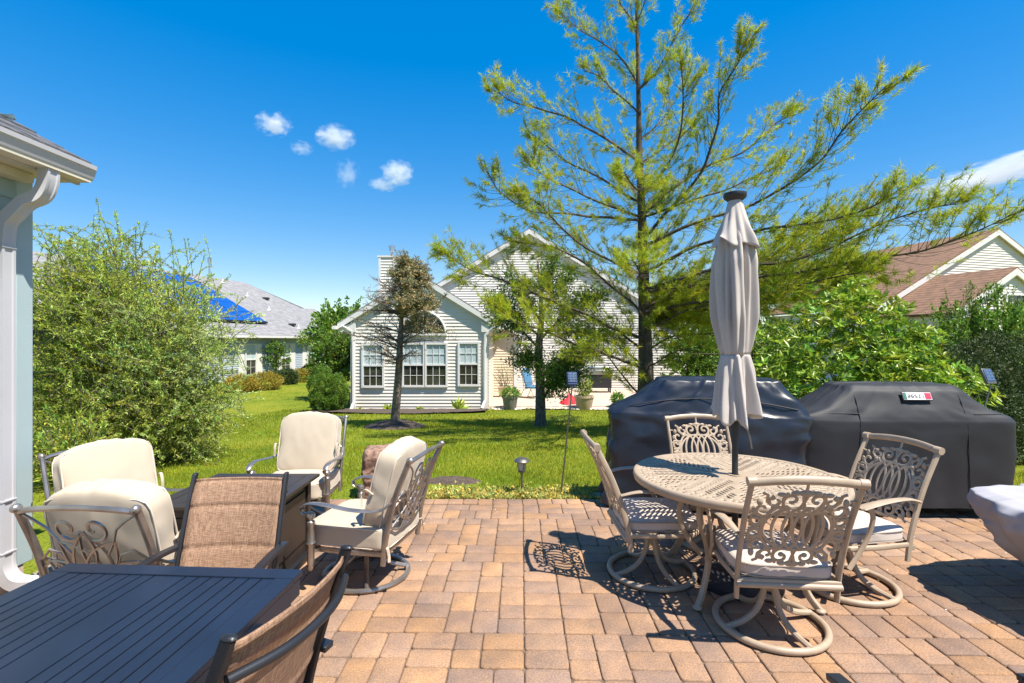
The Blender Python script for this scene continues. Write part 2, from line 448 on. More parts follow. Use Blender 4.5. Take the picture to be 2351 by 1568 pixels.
def paver_tiles(x0, x1, y0, y1):
    """random ashlar of 3x2, 2x3 and 2x2 cells, laid in blocks so no row runs through"""
    W, Hh = 12, 12; out = []
    nx = int((x1 - x0) / (W * CELL)) + 2; ny = int((y1 - y0) / (Hh * CELL)) + 2
    lib = [tile_block(W, Hh, 100 + 17 * k) for k in range(14)]
    rnd = random.Random(5)
    for j in range(ny):
        for i in range(nx):
            t = rnd.choice(lib); fl = rnd.random() < .5
            for (x, y, w_, h_) in t:
                if fl: x = W - x - w_
                out.append(((i * W + x), (j * Hh + y), w_, h_))
    return out
def build_patio():
    x0, x1, y1 = -3.05, 6.6, 5.1; y0 = .2
    V = []; Fc = []; T = []
    rnd = random.Random(3); rot = R_(-1.1); cr, sr = math.cos(rot), math.sin(rot)
    tiles = [(x0 - .4 + x * CELL, y1 + .30 - (y + h_) * CELL, w_ * CELL, h_ * CELL) for x, y, w_, h_ in paver_tiles(x0 - .4, x1 + .6, y0, y1)]
    k = 0; x = x0 - .4
    while x < x1 + .6:
        wd = .148; tiles.append((x, y1 - .152, wd, .15)); x += wd
    pal = [(.31, .185, .11), (.265, .165, .11), (.215, .142, .108), (.285, .172, .105), (.34, .19, .092), (.295, .178, .11), (.205, .14, .112), (.25, .158, .11)]
    for (tx, ty, tw, th) in tiles:
        cx, cy = tx + tw / 2, ty + th / 2
        # the pattern turns a little clockwise about the middle of the far edge; the border row stays on the edge
        dx, dy = cx - 1.2, cy - y1
        border = th == .15 and tw == .148
        if not border: gx, gy = 1.2 + dx * cr - dy * sr, y1 + dx * sr + dy * cr
        else: gx, gy = cx, cy
        if gx < x0 + .02 or gx > x1 or gy < y0 or (not border and gy - th / 2 > y1 - .19): continue
        if not border and (gy + th / 2 > y1 - .155):
            over = gy + th / 2 - (y1 - .156); th -= over; gy -= over / 2
            if th < .03: continue
        z = rnd.uniform(-.002, .002); tl = (rnd.uniform(-.006, .006), rnd.uniform(-.006, .006))
        yaw = (0 if border else rot) + rnd.uniform(-.012, .012); c2, s2 = math.cos(yaw), math.sin(yaw)
        g = .0026; a, b = tw / 2 - g, th / 2 - g; rc = rnd.uniform(.012, .026)
        ring = []
        for (sx, sy, a0) in ((1, 1, 0), (-1, 1, 90), (-1, -1, 180), (1, -1, 270)):
            for q in range(4):
                an = R_(a0 + q * 30); ring.append((sx * (a - rc) + rc * math.cos(an), sy * (b - rc) + rc * math.sin(an)))
        # wavy tumbled edge
        base = len(V); n = len(ring)
        wob = [rnd.uniform(-.0026, .0022) for _ in ring]
        for lev, (ins, zz) in enumerate(((0, -.045), (0, -.0075), (.003, -.0024), (.011, 0.))):
            for (px, py), wv in zip(ring, wob):
                s = 1 - (ins + wv) / math.hypot(px, py)
                X, Y = px * s, py * s
                V.append((gx + X * c2 - Y * s2, gy + X * s2 + Y * c2, z + zz + tl[0] * X + tl[1] * Y))
        V.append((gx, gy, z + .0006))
        for lev in range(3):
            for q in range(n):
                q2 = (q + 1) % n; Fc.append((base + lev * n + q, base + lev * n + q2, base + (lev + 1) * n + q2, base + (lev + 1) * n + q))
        for q in range(0, n):
            Fc.append((base + 3 * n + q, base + 3 * n + (q + 1) % n, base + 4 * n, base + 4 * n))
        col = (np.array(rnd.choice(pal)) * .55 + np.array((.285, .187, .128)) * .45) * rnd.uniform(.92, 1.12) * 1.08
        T += [col] * (4 * n + 1)
    me_faces = [f[:3] if f[2] == f[3] else f for f in Fc]
    me = bpy.data.meshes.new('patio'); me.from_pydata(V, [], me_faces); me.update()
    at = me.attributes.new('tint', 'FLOAT_COLOR', 'POINT'); t = np.ones((len(V), 4), np.float32); t[:, :3] = np.array(T); at.data.foreach_set('color', t.ravel())
    me.polygons.foreach_set('use_smooth', [True] * len(me.polygons)); me.set_sharp_from_angle(angle=R_(50))
    # paver concrete: colour of each stone x blotches x fine grit
    m = bpy.data.materials.new('paver_concrete'); m.use_nodes = True; nt = m.node_tree; N = nt.nodes; L = nt.links
    b = N['Principled BSDF']; b.inputs['Roughness'].default_value = .85; b.inputs['Specular IOR Level'].default_value = .25
    a_ = N.new('ShaderNodeAttribute'); a_.attribute_name = 'tint'; tc = N.new('ShaderNodeTexCoord')
    def nz(s, d, lo, hi, c0, c1):
        n = N.new('ShaderNodeTexNoise'); n.inputs['Scale'].default_value = s; n.inputs['Detail'].default_value = d; L.new(tc.outputs['Object'], n.inputs['Vector'])
        r = N.new('ShaderNodeValToRGB'); r.color_ramp.elements[0].position = lo; r.color_ramp.elements[1].position = hi
        r.color_ramp.elements[0].color = (*c0, 1); r.color_ramp.elements[1].color = (*c1, 1); L.new(n.outputs['Fac'], r.inputs[0]); return r.outputs[0], n.outputs['Fac']
    c1, _ = nz(7, 4, .3, .7, (.82, .85, .92), (1.15, 1.10, 1.0)); c0, _ = nz(1.1, 5, .35, .62, (.80, .79, .80), (1.07, 1.07, 1.05))
    c2, f2 = nz(120, 6, .35, .68, (.78, .77, .76), (1.22, 1.22, 1.22))
    c3, _ = nz(210, 1, .74, .78, (1, 1, 1), (1.9, 2.0, 2.1))
    cur = a_.outputs['Color']
    for c in (c0, c1, c2, c3):
        mu = N.new('ShaderNodeMix'); mu.data_type = 'RGBA'; mu.blend_type = 'MULTIPLY'; mu.inputs['Factor'].default_value = 1
        L.new(cur, mu.inputs[6]); L.new(c, mu.inputs[7]); cur = mu.outputs[2]
    L.new(cur, b.inputs['Base Color'])
    bp = N.new('ShaderNodeBump'); bp.inputs['Strength'].default_value = .45; bp.inputs['Distance'].default_value = .004
    L.new(f2, bp.inputs['Height']); L.new(bp.outputs[0], b.inputs['Normal'])
    me.materials.append(m)
    o = bpy.data.objects.new('patio', me); COL.objects.link(o); tag(o, kind='structure')
    MB().box((1.77, 1.2, -.022), (9.75, 7.8, .02)).build('sand_bed', mat('joint_sand', (.13, .09, .062), 1, var=.3, vscale=40, bump=.5, bscale=150), smooth=False)
    tag(bpy.data.objects['sand_bed'], kind='structure')
build_patio()

# ------------------------------------------------------------------ grass blades on the lawn
SHRUB_SPOTS = []
def build_grass():
    rng = np.random.default_rng(4)
    pts = []
    def patch(n, xa, xb, ya, yb):
        pts.append(np.stack([rng.uniform(xa, xb, n), rng.uniform(ya, yb, n)], 1))
    patch(26000, -5.0, 2.2, 5.12, 6.6); patch(34000, -6, 3.2, 6.6, 9.0); patch(34000, -7, 4.5, 9.0, 13)
    patch(26000, -8, 6, 13, 17.7); patch(7000, -14, -5, 17, 27); patch(6000, 4.6, 7, 4.8, 6.6)
    p = np.concatenate(pts)
    keep = ~(np.hypot(p[:, 0] + 2.85, p[:, 1] - 12.1) < .72) & ~((p[:, 1] > 15.9) & (p[:, 0] > -6.3) & (p[:, 0] < -.9)) & ~((p[:, 1] > 17.45) & (p[:, 0] >= -.9))
    keep &= ~((p[:, 1] < 6.1) & (p[:, 0] > -1.0) & (p[:, 0] < -.35) & (p[:, 1] > 5.75))
    keep &= ~((p[:, 1] < 5.75) & (p[:, 0] > -1.9) & (p[:, 0] < .9) & (rng.random(len(p)) < .85))
    p = p[keep]; n = len(p)
    pos = np.stack([p[:, 0], p[:, 1], np.array([gz(x, y) for x, y in p]) - .005], 1)
    d = unit(np.stack([rng.normal(0, .35, n), rng.normal(0, .35, n), np.ones(n)], 1))
    far = np.clip((p[:, 1] - 5) / 12, 0, 1)
    def patch_tint(p):      # drier and lusher patches
        f = np.array([mnoise.noise(Vector((x * .9, y * .6, 3))) + .7 * mnoise.noise(Vector((x * 2.6, y * 1.8, 9))) for x, y in p])[:, None]
        return np.concatenate([1 + .22 * f, 1 + .05 * f, 1 - .1 * f], 1) * (1 + .12 * np.sin(p[:, :1] * 3.1 + p[:, 1:] * .5))
    needle_mesh('grass', pos, d, .042 + .028 * rng.random(n), (.0055 + .014 * far)[:, None], M['grassblade'], None, tints(n, .6, 1.4, .2, rng) * patch_tint(p), rng)
    tag(bpy.data.objects['grass'], kind='stuff', label='mown green grass blades growing across the back lawn', cat='grass')
build_grass()
def build_sedum():
    rng = np.random.default_rng(9); n = 9500
    x = rng.uniform(-1.5, .95, n); y = 5.12 + np.abs(rng.normal(0, .22, n)) * np.clip(1.15 - .35 * np.abs(x), .25, 1)
    hgt = .03 + .045 * np.array([max(0, mnoise.noise(Vector((a * 5, b * 5, 0)))) for a, b in zip(x, y)]) * 2
    pos = np.stack([x, y, np.array([gz(a, b) for a, b in zip(x, y)]) + rng.random(n) * hgt], 1)
    d = rng.normal(size=(n, 3)) * .6 + np.array([0, 0, .6])
    leaf_mesh('ground_cover', pos, d, .034, .024, M['sedum'], None, tints(n, .55, 1.4, .22, rng), rng=rng)
    tag(bpy.data.objects['ground_cover'], kind='stuff', label='yellow green ground cover spilling along the patio edge', cat='ground cover')
build_sedum()
def build_grit():
    rng = np.random.default_rng(14); V, Fc, T = [], [], []
    for k in range(110):
        x, y = rng.uniform(-1.2, 4.5), rng.uniform(2.2, 5.0); r = rng.uniform(.003, .007); o = len(V)
        V += [(x + r * a, y + r * b, .001 + r * c) for a, b, c in ((1, 0, 0), (-.5, .8, 0), (-.6, -.8, 0), (.1, 0, .8))]; Fc += [(o, o + 1, o + 3), (o + 1, o + 2, o + 3), (o + 2, o, o + 3)]
        T += [np.array((.5, .48, .44)) * rng.uniform(.5, 1.6) if rng.random() < .7 else np.array((.16, .11, .06))] * 4
    tag(npmesh('loose_grit', V, Fc, mat('loose_grit', (1, 1, 1), .9, tint=True), None, np.array(T)), 'bits of pale grit scattered over the brick patio', 'grit', kind='stuff')
build_grit()
# ================================================================== siding helper
def siding(o, u, nrm, z0, z1, xl, xr, m, name='siding', parent=None, pitch=.118, lap=.030):
    """clapboard rows from z0 to z1; xl(z), xr(z) give the row ends along u from o"""
    o = Vector(o); u = Vector(u).normalized(); nrm = Vector(nrm).normalized(); b = MB()
    k = int(math.ceil((z1 - z0) / pitch))
    up = Vector((0, 0, 1))
    for i in range(k):
        a, c = z0 + i * pitch, min(z0 + (i + 1) * pitch, z1)
        la, ra, lc, rc = xl(a), xr(a), xl(c), xr(c)
        if ra - la < .02: continue
        if rc < lc: lc = rc = (lc + rc) / 2
        q0, q1 = o + u * la + up * a + nrm * lap, o + u * ra + up * a + nrm * lap
        q2, q3 = o + u * rc + up * c + nrm * .002, o + u * lc + up * c + nrm * .002
        r0, r1 = o + u * la + up * a + nrm * .0, o + u * ra + up * a
        b.add([q0, q1, q2, q3, r0, r1], ((0, 1, 2, 3), (4, 5, 1, 0)))
    return b.build(name, m, parent, smooth=False)

def window(parent, o, u, nrm, xc, zb, w, h, cols=3, rows=2, blind=True, name='window'):
    """double-hung window: white casing and muntins, dark glass, blind behind the upper sash"""
    o = Vector(o); u = Vector(u).normalized(); nrm = Vector(nrm).normalized(); up = Vector((0, 0, 1))
    Mx = Matrix((u, -nrm, up)).transposed()        # local x along wall, y into wall
    def at(x, d, z): return o + u * (xc + x) + nrm * (d + .026) + up * z
    d0 = .026; f = MB(); fw = .07
    for sx in (-1, 1): f.box(at(sx * (w / 2 + fw / 2), .03, zb + h / 2), (fw, .07, h + 2 * fw), Mx)
    f.box(at(0, .03, zb + h + fw / 2), (w, .066, fw), Mx); f.box(at(0, .036, zb - fw / 2), (w, .078, fw), Mx)
    f.box(at(0, .03, zb + h / 2), (w, .05, .055), Mx)
    for s in (0, 1):
        z0 = zb + s * h / 2 + .03 * (s == 1); hh = h / 2 - .03
        for c in range(1, cols): f.box(at(-w / 2 + w * c / cols, .022, z0 + hh / 2), (.016, .02, hh), Mx)
        for r in range(1, rows): f.box(at(0, .0235, z0 + hh * r / rows), (w, .016, .016), Mx)
    wn = f.build(name, M['white'], parent, smooth=False)
    g = MB().box(at(0, .006, zb + h / 4), (w, .012, h / 2), Mx).build('lower_pane', M['glass'], wn, smooth=False)
    g = MB().box(at(0, .005, zb + .75 * h), (w, .012, h / 2), Mx).build('upper_pane', M['blind'] if blind else M['glass'], wn, smooth=False)
    return wn

# ================================================================== sunroom house in the middle, 17.7 m away
def build_middle_house():
    Y0 = 17.7; s = F / Y0
    root = thing('house', 'cream white siding house with gabled sunroom, tall back gable and boxed chimney', 'house', (0, 0, 0))
    X = lambda px: (px - CX) / s
    Z = lambda py: EYE - (py - CY) / s
    xl, xr = X(807), X(1121); xa, za = X(962), Z(633); ze = Z(741); base = -.9
    slope = (za - Z(748)) / (xa - X(778))
    zw = za - slope * (xa - xl) - .06               # wall top at the corner
    hi = lambda side: (lambda z: (xl if side < 0 else xr) if z < zw else xa + side * max(0, (za - .12 - z)) / slope)
    sid = lambda: None
    lft = lambda z: max(xl, xa - max(0, za - .12 - z) / slope); rgt = lambda z: min(xr, xa + max(0, za - .12 - z) / slope)
    siding((0, Y0, 0), (1, 0, 0), (0, -1, 0), base + .1, za - .14, lft, rgt, M['sidewhite'], 'front_wall', root)
    MB().box(((xl + xr) / 2, Y0 + .03, base - .05), (xr - xl - .02, .08, .34)).build('foundation', M['concrete'], root)
    # side walls
    siding((xr, Y0, 0), (0, 1, 0), (1, 0, 0), base + .1, ze + .1, lambda z: .02, lambda z: 6.2, M['sidebeige'], 'side_wall', root)
    siding((xl, Y0 + 6.2, 0), (0, -1, 0), (-1, 0, 0), base + .1, ze + .1, lambda z: .02, lambda z: 6.18, M['sidewhite'], 'side_wall', root)
    for x in (xl + .07, xr - .07): MB().box((x, Y0 - .03, (base + .12 + zw) / 2), (.16, .075, zw - base - .12)).build('corner_trim', M['white'], root, smooth=False)
    # roof: two slabs with white rake boards and boxed eave returns
    ext = .17; xe_l, xe_r = X(778), X(1146)
    roof = MB(); rake = MB()
    for sd, xe in ((-1, xe_l), (1, xe_r)):
        zz = za - slope * abs(xe - xa)
        roof.prism([(xa, Y0 - ext, za + .10), (xe, Y0 - ext, zz + .10), (xe, Y0 - ext, zz + .055), (xa, Y0 - ext, za + .055)], (0, 6.6, 0))
        rake.prism([(xa, Y0 - ext - .01, za + .05), (xe, Y0 - ext - .01, zz + .05), (xe, Y0 - ext - .01, zz - .13), (xa, Y0 - ext - .01, za - .15)], (0, .05, 0))
        # soffit under the rake
        rake.prism([(xa, Y0 - ext + .045, za - .10), (xe, Y0 - ext + .045, zz - .09), (xe, Y0 - ext + .045, zz - .12), (xa, Y0 - ext + .045, za - .13)], (0, ext - .05, 0))
        # boxed return at the eave
        xin = xe - sd * .62
        rake.prism([(xe, Y0 - ext + .05, zz - .125), (xin, Y0 - ext + .05, zz - .14 + .30), (xin, Y0 - ext + .05, zz - .22), (xe, Y0 - ext + .05, zz - .22)], (0, ext - .06, 0))
        # gutter along the side
        rake.box((xe + sd * .05, Y0 + 2.8, zz - .07), (.11, 6.4, .12))
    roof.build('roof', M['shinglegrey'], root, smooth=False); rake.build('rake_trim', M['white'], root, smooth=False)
    for (pts) in ([P(1142, 749, Y0 - .35), P(1128, 757, Y0 - .12), P(1114, 770, Y0 - .08), P(1113, 800, Y0 - .07), P(1113, 920, Y0 - .07), P(1106, 938, Y0 - .3)],
                  [P(783, 748, Y0 - .35), P(796, 755, Y0 - .12), P(808, 760, Y0 - .08), P(811, 790, Y0 - .07), P(811, 925, Y0 - .07), P(805, 942, Y0 - .3)]):
        d = MB(); d.tube(spl(pts[:3], 4) + spl(pts[3:5], 3) + [pts[5]], .055, n=6); d.build('downspout', M['white'], root)
    o = (0, Y0, 0)
    for (pa, pb, ya, yb) in ((836, 879, 793, 885), (928, 972, 791, 884), (980, 1024, 791, 884), (1056, 1097, 789, 882)):
        window(root, o, (1, 0, 0), (0, -1, 0), (X(pa) + X(pb)) / 2, Z(yb), X(pb) - X(pa), Z(ya) - Z(yb))
    # half-round window
    Y0 -= .03; cx, cz, r = X(972), Z(766), .79
    arc = [Vector((cx + r * math.cos(a), Y0 - .045, cz + r * math.sin(a))) for a in np.linspace(0, pi, 21)]
    fr = MB(); fr.tube(arc, .05, n=6); fr.box((cx, Y0 - .045, cz - .03), (2 * r + .1, .08, .07))
    for a in (45, 90, 135): fr.bar((cx, Y0 - .045, cz), (cx + r * math.cos(R_(a)), Y0 - .045, cz + r * math.sin(R_(a))), .025, .025)
    fr.tube([Vector((cx + r * .45 * math.cos(a), Y0 - .045, cz + r * .45 * math.sin(a))) for a in np.linspace(0, pi, 13)], .014, n=5)
    wn = fr.build('arched_window', M['white'], root)
    MB().prism([(v.x, Y0 - .03, v.z) for v in arc], (0, .02, 0)).build('pane', M['glass'], wn, smooth=False)
    Y0 += .03
    # tall back gable, 24 m away
    Y1 = 24.0; s1 = F / Y1; X1 = lambda px: (px - CX) / s1; Z1 = lambda py: EYE - (py - CY) / s1
    ax, az = X1(1215), Z1(530); sl1 = .60; bl, br = ax - 7.6, ax + 7.6
    siding((0, Y1, 0), (1, 0, 0), (0, -1, 0), -.82, az - .2, lambda z: max(bl, ax - max(0, az - .15 - z) / sl1), lambda z: min(br, ax + max(0, az - .15 - z) / sl1), M['sidewhite'], 'back_gable_wall', root)
    rf = MB(); rk = MB()
    for sd in (-1, 1):
        xe = ax + sd * 8.0; zz = az - sl1 * 8.0
        rf.prism([(ax, Y1 - .2, az + .1), (xe, Y1 - .2, zz + .1), (xe, Y1 - .2, zz + .05), (ax, Y1 - .2, az + .05)], (0, 8, 0))
        rk.prism([(ax, Y1 - .21, az + .045), (xe, Y1 - .21, zz + .045), (xe, Y1 - .21, zz - .16), (ax, Y1 - .21, az - .18)], (0, .05, 0))
        rk.prism([(ax, Y1 - .155, az - .12), (xe, Y1 - .155, zz - .1), (xe, Y1 - .155, zz - .13), (ax, Y1 - .155, az - .15)], (0, .15, 0))
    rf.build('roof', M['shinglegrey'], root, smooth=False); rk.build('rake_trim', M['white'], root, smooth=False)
    window(root, (0, Y1, 0), (1, 0, 0), (0, -1, 0), X1(1258), Z1(893), .8, 1.15, blind=False)
    # beige link between sunroom and gable with its own shed roof
    Y2 = 22.3; s2 = F / Y2; X2 = lambda px: (px - CX) / s2; Z2 = lambda py: EYE - (py - CY) / s2
    la, lb = X2(1118), X2(1187)
    siding((0, Y2, 0), (1, 0, 0), (0, -1, 0), -.82, Z2(735), lambda z: la, lambda z: min(lb, la + max(0, Z2(730) - z) / .5 + .3), M['sidebeige'], 'link_wall', root)
    siding((lb, Y2, 0), (0, 1, 0), (1, 0, 0), -.82, Z2(775), lambda z: 0, lambda z: Y1 - Y2, M['sidewhite'], 'link_side_wall', root)
    MB().box((lb - .06, Y2 - .03, (-.8 + Z2(772)) / 2), (.16, .07, Z2(772) + .8)).build('corner_trim', M['white'], root, smooth=False)
    k = MB(); k.prism([(X2(1140), Y2 - .3, Z2(730)), (X2(1206), Y2 - .3, Z2(768)), (X2(1206), Y2 - .3, Z2(779)), (X2(1140), Y2 - .3, Z2(742))], (0, .06, 0))
    k.build('rake_trim', M['white'], root, smooth=False)
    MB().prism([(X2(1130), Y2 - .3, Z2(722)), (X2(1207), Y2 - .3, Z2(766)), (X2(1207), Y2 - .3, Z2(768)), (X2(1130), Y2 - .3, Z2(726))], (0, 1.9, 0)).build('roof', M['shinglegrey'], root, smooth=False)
    lamp = MB(); lamp.lathe([(.02, .1), (.06, .08), (.075, -.06), (.03, -.1)], 10, (X2(1128), Y2 - .1, Z2(785))); lamp.build('wall_lantern', M['black'], root)
    # boxed chimney
    Yc = 20.2; q = F / Yc; cxl, cxr = (870 - CX) / q, (907 - CX) / q; ct = EYE + (784 - 590) / q; cb = 2.0
    ch = MB(); ch.box(((cxl + cxr) / 2, Yc + .55, (cb + ct) / 2), (cxr - cxl - .02, 1.06, ct - cb)); cho = ch.build('chimney', M['sidewhite'], root, smooth=False)
    siding((0, Yc, 0), (1, 0, 0), (0, -1, 0), cb, ct - .08, lambda z: cxl, lambda z: cxr, M['sidewhite'], 'chimney_siding', cho)
    siding((cxr, Yc, 0), (0, 1, 0), (1, 0, 0), cb, ct - .08, lambda z: .02, lambda z: 1.08, M['sidewhite'], 'chimney_siding', cho)
    tr = MB()
    for x in (cxl + .04, cxr - .03): tr.box((x, Yc - .012, (cb + ct) / 2), (.09, .05, ct - cb))
    tr.box(((cxl + cxr) / 2, Yc + .55, ct + .02), (cxr - cxl + .12, 1.2, .07)); tr.build('chimney_cap', M['white'], cho, smooth=False)
    fl = MB(); fx = (893 - CX) / q; fl.lathe([(.055, ct), (.055, ct + .3), (.12, ct + .32), (.12, ct + .50), (.14, ct + .51), (.14, ct + .54), (.02, ct + .58)], 12, (fx, Yc + .5, 0)); fl.build('flue', M['steel'], cho)
    return root
build_middle_house()

# ================================================================== grey-roofed house on the left
def build_left_house():
    root = thing('house', 'pale blue sided house with grey shingle roof and blue solar panels', 'house', (0, 0, 0))
    A = Vector((-15.5, 30, 0)); e = Vector((2.2, 8, 0)).normalized(); n = Vector((e.y, -e.x, 0)); b = -n
    ze = 1.97; upv = Vector((b.x, b.y, .5))
    siding(A, e, n, -1.0, ze - .05, lambda z: -9, lambda z: 9.4, M['sideblue'], 'side_wall', root)
    siding(A + e * 9.4, b, e, -1.0, ze - .05, lambda z: 0, lambda z: 12, M['sideblue'], 'end_wall', root)
    # roof plane: p = A + e t + n*.35 + (0,0,ze) + upv w
    O = A + n * .42 + Vector((0, 0, ze - .0)); N = e.cross(upv).normalized()
    eyep = Vector((0, 0, EYE))
    def hit(px, py, lift=0.):
        d = P(px, py, 1.) - eyep; oo = O + N * (lift if N.z > 0 else -lift)
        t = (oo - eyep).dot(N) / d.dot(N); return eyep + d * t
    def tw(p): q = p - O; return q.dot(e), q.dot(upv) / upv.dot(upv) if False else (q.z / .5)
    tl = -9.6
    poly = [O + e * tl, O + e * 9.9, hit(757, 733), hit(722, 709), hit(693, 708), hit(560, 648), hit(463, 633)]
    wr = tw(poly[-1])[1]; poly.append(O + e * tl + upv * wr)
    Np = N if N.z > 0 else -N
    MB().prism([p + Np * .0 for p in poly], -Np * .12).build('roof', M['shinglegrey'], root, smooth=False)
    # far slope closes the volume behind the ridge
    rb = Vector((b.x, b.y, -.5)); r0, r1 = poly[7], poly[5]
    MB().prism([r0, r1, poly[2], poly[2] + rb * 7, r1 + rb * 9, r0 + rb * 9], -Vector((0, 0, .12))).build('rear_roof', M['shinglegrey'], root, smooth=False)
    g = MB(); g.bar(O + e * tl + n * .06 - Vector((0, 0, .08)), O + e * 9.9 + n * .06 - Vector((0, 0, .08)), .12, .14)
    g.bar(O + e * tl - n * .2 - Vector((0, 0, .1)), O + e * 9.9 - n * .2 - Vector((0, 0, .1)), .42, .03); g.build('gutter', M['white'], root, smooth=False)
    # solar array
    t1, w1 = tw(hit(619, 744, .12)); wtop = tw(hit(452, 640, .12))[1]
    base = O + Np * .14
    pn = MB(); fr = MB(); cols = 4; rows = 5; dt = 1.72; dw = (wtop - w1) / rows
    for i in range(cols):
        for j in range(rows):
            c = [base + e * (t1 - (i + a) * dt + (.02 if a == 0 else -.02) * -1) + upv * (w1 + (j + bb) * dw) for a, bb in ((0, .01), (.985, .01), (.985, .985), (0, .985))]
            pn.prism(c, Np * .04)
    so_ = pn.build('solar_array', M['solar'], root, smooth=False)
    fr.bar(base + e * t1 + upv * (w1 - .04) - Np * .02, base + e * (t1 - cols * dt) + upv * (w1 - .04) - Np * .02, .08, .12); fr.build('panel_rail', M['black'], so_, smooth=False)
    # roof vents
    for (px, py, k) in ((511, 649, 1), (567, 680, 1), (610, 687, 0), (617, 712, 1), (670, 747, 0), (685, 754, 1)):
        if py > 760: continue
        p = hit(px, py); v = MB()
        if k: v.lathe([(.05, -.05), (.05, .32), (.06, .33)], 8, p); v.lathe([(.16, -.02), (.1, .06)], 8, p)
        else: v.box(p + Np * .07, (.4, .35, .14))
        v.build('roof_vent', M['white'] if k else M['blackpot'], root)
    fp = hit(481, 638); v = MB(); v.tube([fp - Vector((0, 0, .2)), fp + Vector((0, 0, 1.15))], .07, n=8); v.lathe([(.13, 0), (.13, .3), (.16, .32), (.05, .4)], 10, fp + Vector((0, 0, 1.1))); v.build('flue', M['steel'], root)
    def tx(px):   # distance along the wall for an image column
        k = (px - CX) / F; return (k * A.y - A.x) / (e.x - k * e.y)
    for (pa, pb) in ((563, 585), (645, 660), (705, 725)):
        t0, t2 = tx(pa), tx(pb); zc = .2
        if pa > 600: t2 = t0 + .75
        wn = window(root, A, e, n, (t0 + t2) / 2, -.35, t2 - t0, 1.75, cols=2, rows=2)
        sh = MB()
        Mx = Matrix((e, b, Vector((0, 0, 1)))).transposed()
        for sx in (-1, 1):
            sh.box(A + e * ((t0 + t2) / 2 + sx * ((t2 - t0) / 2 + .33)) + n * .035 + Vector((0, 0, .52)), (.42, .05, 1.9), Mx)
        sh.build('shutter', M['white'], wn, smooth=False)
build_left_house()

# ================================================================== brown-roofed house on the right
def build_right_house():
    root = thing('house', 'white sided house with brown shingle roof and two stepped gables', 'house', (0, 0, 0))
    g = Vector((1, .26, 0)).normalized(); back = Vector((-.26, 1, 0)).normalized(); n = -back
    for (ap, half, ln, sl, low) in ((P(2285, 530, 24.0), 7.5, 6.6, .52, -.9), (P(2324, 619, 20.0), 3.4, 4.5, .55, -.9)):
        b0 = Vector((ap.x, ap.y, 0)); za = ap.z; zw = za - sl * half
        siding(b0, g, n, low, za - .15, lambda z: -min(half - .3, max(0, za - .12 - z) / sl), lambda z: min(half - .3, max(0, za - .12 - z) / sl), M['sidewhite'], 'gable_wall', root)
        rf = MB(); rk = MB()
        for sd in (-1, 1):
            o = b0 + n * .16; e = o + g * (sd * half); z2 = za - sl * half
            a = Vector((o.x, o.y, za + .1)); c = Vector((e.x, e.y, z2 + .1))
            rf.prism([a, c, c - Vector((0, 0, .06)), a - Vector((0, 0, .06))], back * (ln + .16))
            a2 = a - Vector((0, 0, .065)) + n * .01; c2 = c - Vector((0, 0, .065)) + n * .01
            rk.prism([a2, c2, c2 - Vector((0, 0, .24)), a2 - Vector((0, 0, .26))], back * .05)
            a3, c3 = a2 + back * .055 - Vector((0, 0, .16)), c2 + back * .055 - Vector((0, 0, .14))
            rk.prism([a3, c3, c3 - Vector((0, 0, .03)), a3 - Vector((0, 0, .03))], back * .1)
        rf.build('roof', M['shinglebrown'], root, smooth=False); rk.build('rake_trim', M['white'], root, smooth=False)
        sw = b0 - g * (half - .3)
        siding(sw, back, -g, low, zw, lambda z: 0, lambda z: ln, M['sidewhite'], 'side_wall', root)
    w0 = P(2324, 690, 20.0); window(root, Vector((w0.x, w0.y, 0)), g, n, .1, w0.z - 1.0, 1.0, 1.2, blind=False)
build_right_house()

